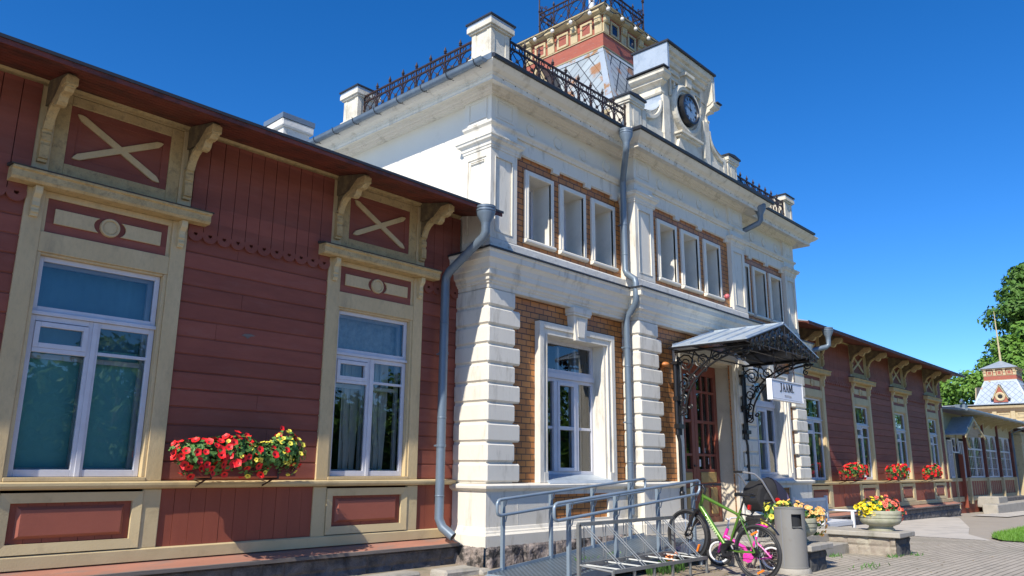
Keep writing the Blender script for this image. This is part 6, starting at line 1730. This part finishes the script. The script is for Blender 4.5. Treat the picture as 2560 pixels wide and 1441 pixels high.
for i,(xa,xb) in enumerate(bays):
    b=MB(); b.frame(xa,xb,1.13,3.2,.07,VY-.01,VY+.03); b.box(xa,xb,VY-.015,VY+.03,2.40,2.48); xm=(xa+xb)/2; b.box(xm-.05,xm+.05,VY-.012,VY+.03,1.2,3.13)
    for h in (1.55,2.08): b.box(xa,xb,VY+.006,VY+.0155,h-.012,h+.012)
    n=10
    for k in range(1,n): x=xa+(xb-xa)*k/n; b.box(x-.014,x+.014,VY+.008,VY+.015,1.2,2.40); 
    for s in (0,1):
        x0,x1=(xa+.07,xm-.05) if s==0 else (xm+.05,xb-.07); xc=(x0+x1)/2; r=(x1-x0)/2
        # spandrels above the arch
        m=12; arc=[(xc+r*math.cos(PI*j/m),2.55+.62*math.sin(PI*j/m)) for j in range(m+1)]
        b.prism([(x1,3.2)]+[(x1,2.55)]+arc[1:-1]+[(x0,2.55),(x0,3.2)],'y',VY-.008,VY+.0195)
        for k in (1,2,3): x=x0+(x1-x0)*k/4; b.box(x-.012,x+.012,VY+.008,VY+.015,2.48,2.55+.58*math.sin(math.acos((x-xc)/r)))
    w=b.build('arched_window',M['sash'],ver)
    g=MB(); g.add([(xa,VY+.02,1.13),(xb,VY+.02,1.13),(xb,VY+.02,3.2),(xa,VY+.02,3.2)],[[0,1,2,3]]); g.build('pane',M['glassdark'],w)
    g=MB(); g.add([(xa,VY+1.2,.9),(xb,VY+1.2,.9),(xb,VY+1.2,3.2),(xa,VY+1.2,3.2)],[[0,1,2,3]]); g.build('room_behind',M['room'],w)
    if i==1: g=MB(); g.box(xa+.1,xa+1.0,VY+.3,VY+.32,1.15,2.2); g.box(xm+.3,xm+.7,VY+.3,VY+.32,1.15,2.0); g.build('curtain',mat('salmon_curtain',(.55,.25,.2),.9),w)
    if i==2: g=MB(); g.box(xm+.15,xm+.6,VY+.3,VY+.32,1.15,2.2); g.build('curtain',M['curtain'],w)
b=MB()
for x0,x1 in ((39.7,40.45),(37.9,38.5)):
    b.frame(x0,x1,1.13,2.75,.06,VY-.03,VY+.03); b.box((x0+x1)/2-.02,(x0+x1)/2+.02,VY-.02,VY+.02,1.19,2.69); b.box(x0,x1,VY-.02,VY+.02,2.1,2.14)
b.frame(38.55,39.68,2.2,2.85,.06,VY-.03,VY+.03); b.box(39.07,39.13,VY-.02,VY+.02,2.26,2.79)
b.build('side_light',M['sash'],ver)
b=MB(); b.box(37.6,40.5,VY-.02,VY+.02,2.86,3.7); b.box(38.5,38.6,VY-.08,VY,-.2,2.2); b.box(39.66,39.76,VY-.08,VY,-.2,2.2); b.build('porch_wall',M['creamfar'],ver)
b=MB(); b.add([(38.6,VY+.01,-.2),(39.66,VY+.01,-.2),(39.66,VY+.01,2.2),(38.6,VY+.01,2.2)],[[0,1,2,3]]); b.build('dark_doorway',M['room'],ver)
b=MB(); b.box(39.5,39.56,VY-.18,VY,-.15,2.15); b.build('open_door_leaf',M['door'],ver)
b=MB()
for s in (-1,1): b.prism([(39.1,3.72),(39.1+s*1.75,2.92),(39.1+s*1.75,2.97),(39.1,3.78)][::s],'y',8.35,VY+1)
b.build('porch_roof',M['zinc'],ver)
b=MB()
for s in (-1,1):
    b.prism([(39.1,3.715),(39.1+s*1.75,2.915),(39.1+s*1.75,2.80),(39.1,3.58)][::s],'y',8.32,8.36)
    for q in (.3,.72): b.sphere((39.1+s*1.75*q,8.42,3.55-.8*q),.09,5)
    pp=[(39.1+s*(1.45-.55*math.sin(PI/2*i/8)),8.9,2.45+.6*(1-math.cos(PI/2*i/8))) for i in range(9)]; b.tube(pp,.04,n=6)
b.build('barge_board',M['creamfar'],ver)
b=MB(); b.prism([(8.2,3.93),(8.2,4.02),(13.5,4.62),(13.5,4.52),(VY,4.04)],'x',37.2,51.5)
for i in range(13): x=38+1.1*i; b.prism([(8.2,4.021),(8.2,4.06),(13.4,4.65),(13.4,4.612)],'x',x-.015,x+.015)
b.build('roof',M['roofmetal'],ver)
b=MB(); b.tube([(37.3,8.16,3.98),(51.4,8.16,3.94)],.06,n=8); b.tube([(51.2,8.2,3.9),(51.1,9.1,3.5),(51.1,9.12,.2),(51.2,8.9,.0)],.05,n=8); b.build('gutter',M['pipe'],ver)
b=MB()
for i in range(8): b.prism([(VY,3.5),(8.9,3.72),(8.3,3.86),(8.3,3.93),(VY,3.99)],'x',41+1.35*i-.04,41+1.35*i+.04)
b.build('rafter_bracket',M['creamfar'],ver)
b=MB(); b.cbox(39.9,50.3,8.0,8.6,-.45,.0,.03); b.cbox(41.8,43.6,8.3,VY,-.2,.28,.03); b.build('porch_step',M['concrete'],ver)
b=MB(); b.box(43.6,52,8.62,VY-.06,-.4,.16); b.build('plinth',M['stone'],ver)
b=MB(); b.box(37.75,38.15,8.3,8.7,3.98,4.22); b.tube([(37.5,8.4,4.3),(38.2,8.5,4.45),(38.6,8.5,4.3)],.05,n=6); b.build('roof_vent',M['pipe'],ver)

fp=thing('far_pavilion','distant red and cream pavilion with a grey shingled mansard tower and tall spire','pavilion',(76,13.7,-.4))
b=MB(); b.box(73.6,86,11.2,22,-.5,5.0); b.box(52.05,73.5,8.9,15,-.5,3.6); b.build('red_wall',M['redpanel'],fp)
b=MB(); b.sweep([(73.6,22),(73.6,11.2),(86,11.2)],[(0,5.0),(.05,5.0),(.05,5.35),(.12,5.4),(.12,5.5),(.05,5.55),(.05,6.1),(.18,6.2),(.3,6.35),(.45,6.45),(.5,6.62),(-.5,6.75)])
for i in range(5): y=11.5+1.3*i; b.box(73.42,73.55,y-.16,y+.16,5.55,6.2)
for i in range(4): y=12.15+1.3*i; k=MB(); k.frame(-.42,.42,5.65,6.05,.08,-.04,0); k.v=[(73.55+p[1],y+p[0],p[2]) for p in k.v]; b.merge(k)
b.sweep([(73.6,22),(73.6,11.2),(86,11.2)],[(0,4.3),(.06,4.3),(.06,4.5),(0,4.55)])
b.box(51.4,52.6,8.75,9.3,-.4,3.6); b.box(51.3,52.7,8.7,9.3,3.0,3.4); b.box(53.1,53.3,8.82,8.9,1.2,3.3); b.box(53.3,55.0,8.85,8.9,.8,1.05)
b.build('cream_trim',M['creamtower'],fp)
make_tower(fp,75.6,13.55,1.15,8.85,M['shinglefar'],M['shinglefar'],False)
b=MB(); b.box(73.0,86.5,11.0,22.3,6.74,6.80); b.prism([(8.0,3.72),(8.0,3.8),(12,4.25),(12,4.15)],'x',51.8,73.5); b.build('roof',M['roofmetal'],fp)
t=flower_box('flower box of red blooms far off on the pavilion wall at the right edge',54.4,8.7,1.2,1.15,91,False,.0)

# ------------------------------------------------------------------ trees
M['treeleaf']=mat('maple_leaf',(.075,.17,.02),.55,var=(.12,.23,.03),vscale=.7,spec=.35)
M['treeleafd']=mat('dark_tree_leaf',(.05,.115,.017),.6,var=(.08,.165,.025),vscale=.7,spec=.3)
def tree(label,x,y,h,rad,n,leaf,seed,lm,base=-.4,crown_lo=.22,group=None):
    t=thing('leafy_tree',label,'tree',(x,y,base),group=group)
    rg=random.Random(seed); b=MB()
    top=Vector((x,y,base+h*.8))
    b.tube([(x,y,base),(x+.1,y,base+h*.15),(x-.05,y+.1,base+h*.35),(x+.1,y,base+h*.6),(x,y,base+h*.85)],[rad*.075,rad*.06,rad*.05,rad*.03,.04],n=9)
    clumps=[]
    for i in range(46):
        a=rg.uniform(0,2*PI); u=rg.uniform(crown_lo,1.0); env=math.sin(PI*min(1,max(.06,(u-crown_lo)/(1.02-crown_lo)))**.75)
        q=rad*env*rg.uniform(.45,1.0); c=Vector((x+q*math.cos(a),y+q*math.sin(a),base+h*u)); r=rad*rg.uniform(.17,.33)
        clumps.append((c,r))
        if i%2==0:
            s=Vector((x,y,base+h*max(.15,u-.28))); m=s.lerp(c,.5)+Vector((0,0,rad*.08)); b.tube([s,m,c],[rad*.022,rad*.014,.02],n=5)
    b.build('trunk',M['bark'],t)
    f=MB()
    for i in range(n):
        c,r=clumps[rg.randrange(len(clumps))]
        d=Vector((rg.gauss(0,1),rg.gauss(0,1),rg.gauss(0,1)+.25)).normalized(); k=rg.uniform(.35,1.05)**.6
        p=c+Vector((d.x*r*1.25,d.y*r*1.25,d.z*r*.8))*k
        nr=(d+Vector((rg.gauss(0,.5),rg.gauss(0,.5),rg.gauss(0,.5)+.4))).normalized(); s=nr.orthogonal().normalized(); tt=nr.cross(s); an=rg.uniform(0,6.28); s2=s*math.cos(an)+tt*math.sin(an); t2=nr.cross(s2)
        L=leaf*rg.uniform(.6,1.4); f.add([p-s2*L,p+t2*L*.55-nr*L*.15,p+s2*L,p-t2*L*.55-nr*L*.15],[[0,1,2,3]])
    f.build('crown',lm,t)
    return t
tree('tall bright green broadleaf tree behind the pavilion spire at the right edge',94.5,14.2,16.0,7.4,32000,.26,7,M['treeleaf'],crown_lo=.2)
tree('darker green tree rising behind the bright one at the top of the right edge',106,14.0,25,8.0,22000,.3,8,M['treeleafd'],crown_lo=.25)
tree('low bright green tree beside the pavilion roof, partly behind the far wing eave',94,22.5,10.5,5.2,9000,.27,17,M['treeleaf'],crown_lo=.12)
# trees over the road behind the viewer: only seen mirrored in the window panes
for i,(x,y,h,rd) in enumerate(((5.2,-17,10.5,3.6),(12,-38,9,6),(22,-42,10,7),(33,-40,9,7),(46,-38,9,7),(60,-34,10,7),(76,-28,11,7),(92,-22,12,7),(110,-20,13,8),(135,-16,15,9),(160,-20,17,10),(190,-22,18,11),(225,-26,20,12),(0,-40,10,6))):
    tree('broadleaf tree across the road, seen only as a mirrored shape in the windows',x,y,h,rd,2600,.34,100+i,M['treeleaf'],base=-.1,crown_lo=.5 if i==0 else .2,group='trees across the road')

# one dense far wood beyond those trees (again only mirrored in the glass)
rg=random.Random(77); b=MB(); nx,nz=230,6; X0,X1=-70,600
def wy(x): return -52-.02*x+3*noise.noise(Vector((x*.05,0,3)))
vs=[]
for k in range(nz+1):
    for i in range(nx+1):
        x=X0+(X1-X0)*i/nx; h=7.5+.012*max(0,x)+.022*max(0,x-100)+3.0*noise.noise(Vector((x*.11,1,0)))+1.6*noise.noise(Vector((x*.4,5,0)))
        vs.append((x,wy(x)-1.5+2*noise.noise(Vector((x*.3,k*.9,9))),-.5+h*k/nz))
b.add(vs,[[k*(nx+1)+i,k*(nx+1)+i+1,(k+1)*(nx+1)+i+1,(k+1)*(nx+1)+i] for k in range(nz) for i in range(nx)])
for i in range(12000):
    x=rg.uniform(X0,X1); h=7.8+.012*max(0,x)+.022*max(0,x-100)+3.0*noise.noise(Vector((x*.11,1,0)))+1.6*noise.noise(Vector((x*.4,5,0))); z=h*rg.random()**.7; p=Vector((x,wy(x)-1+rg.uniform(-.5,2.5),z)); L=rg.uniform(.35,.8)
    a=Vector((rg.gauss(0,1),rg.gauss(0,1),rg.gauss(0,1))).normalized(); c=a.orthogonal().normalized()
    b.add([p-a*L,p+c*L*.6,p+a*L,p-c*L*.6],[[0,1,2,3]])
o=b.build('far_wood',M['treeleafd']); tag(o,'dense green wood far across the road, seen only as reflections in the windows','wood',kind='stuff')
rg=random.Random(13); b=MB()
for i in range(230):
    if i<120: x,y=rg.uniform(7.9,10.8),rg.uniform(5.2,6.1)
    elif i<170: x,y=rg.uniform(3,8.5),rg.uniform(7.3,8.2)
    else: x,y=rg.uniform(10,19),rg.uniform(3.0,5.2)
    a=rg.uniform(0,6.28); L=rg.uniform(.012,.03); z=gz(x)+.012
    b.add([(x-L*math.cos(a),y-L*math.sin(a),z),(x+L*.5*math.sin(a),y-L*.5*math.cos(a),z+.008),(x+L*math.cos(a),y+L*math.sin(a),z),(x-L*.5*math.sin(a),y+L*.5*math.cos(a),z+.004)],[[0,1,2,3]])
o=b.build('fallen_leaves',mat('dry_leaf',(.20,.13,.06),.8,var=(.3,.24,.1),vscale=9)); tag(o,'scattered dry leaves and grit on the dirt and paving','leaf litter',kind='stuff')

# ------------------------------------------------------------------ sky, sun, camera
sd=Vector((-1.064,-.274,1.0)).normalized()          # towards the sun
el=math.asin(sd.z); az=math.atan2(sd.x,sd.y)
wd=bpy.data.worlds.new('World'); scene.world=wd; wd.use_nodes=True; nt=wd.node_tree
bg=nt.nodes['Background']; bg.inputs[1].default_value=.15
sk=nt.nodes.new('ShaderNodeTexSky'); sk.sky_type='NISHITA'; sk.sun_disc=False; sk.sun_elevation=el; sk.sun_rotation=az%(2*PI); sk.air_density=.8; sk.dust_density=0; sk.ozone_density=5.0; sk.altitude=300
hs=nt.nodes.new('ShaderNodeHueSaturation'); hs.inputs['Saturation'].default_value=1.28; hs.inputs['Hue'].default_value=.506
nt.links.new(sk.outputs[0],hs.inputs['Color']); nt.links.new(hs.outputs[0],bg.inputs[0])
sun=bpy.data.lights.new('sun','SUN'); sun.energy=4.9; sun.angle=R(.53); sun.color=(1,.93,.81)
so_=bpy.data.objects.new('sun',sun); COL.objects.link(so_); so_.rotation_mode='QUATERNION'; so_.rotation_quaternion=sd.to_track_quat('Z','Y'); so_.location=(-30,-10,40)
cam=bpy.data.cameras.new('camera'); co=bpy.data.objects.new('camera',cam); COL.objects.link(co); scene.camera=co
p,yw,rl=R(13.1787),R(47.3066),R(.433)
f=Vector((math.sin(yw)*math.cos(p),math.cos(yw)*math.cos(p),math.sin(p))); r_=Vector((math.cos(yw),-math.sin(yw),0)); u_=r_.cross(f)
r2=r_*math.cos(rl)+u_*math.sin(rl); u2=u_*math.cos(rl)-r_*math.sin(rl)
m=Matrix((r2,u2,-f)).transposed().to_4x4(); m.translation=(0,0,1.38); co.matrix_world=m
cam.sensor_width=36; cam.lens=36*1928.23/2560; cam.clip_end=2000; cam.clip_start=.05
vs_=scene.view_settings; vs_.view_transform='Standard'; vs_.look='None'; vs_.exposure=.42; vs_.gamma=1; vs_.use_curve_mapping=False
scene.render.resolution_x=1024; scene.render.resolution_y=576
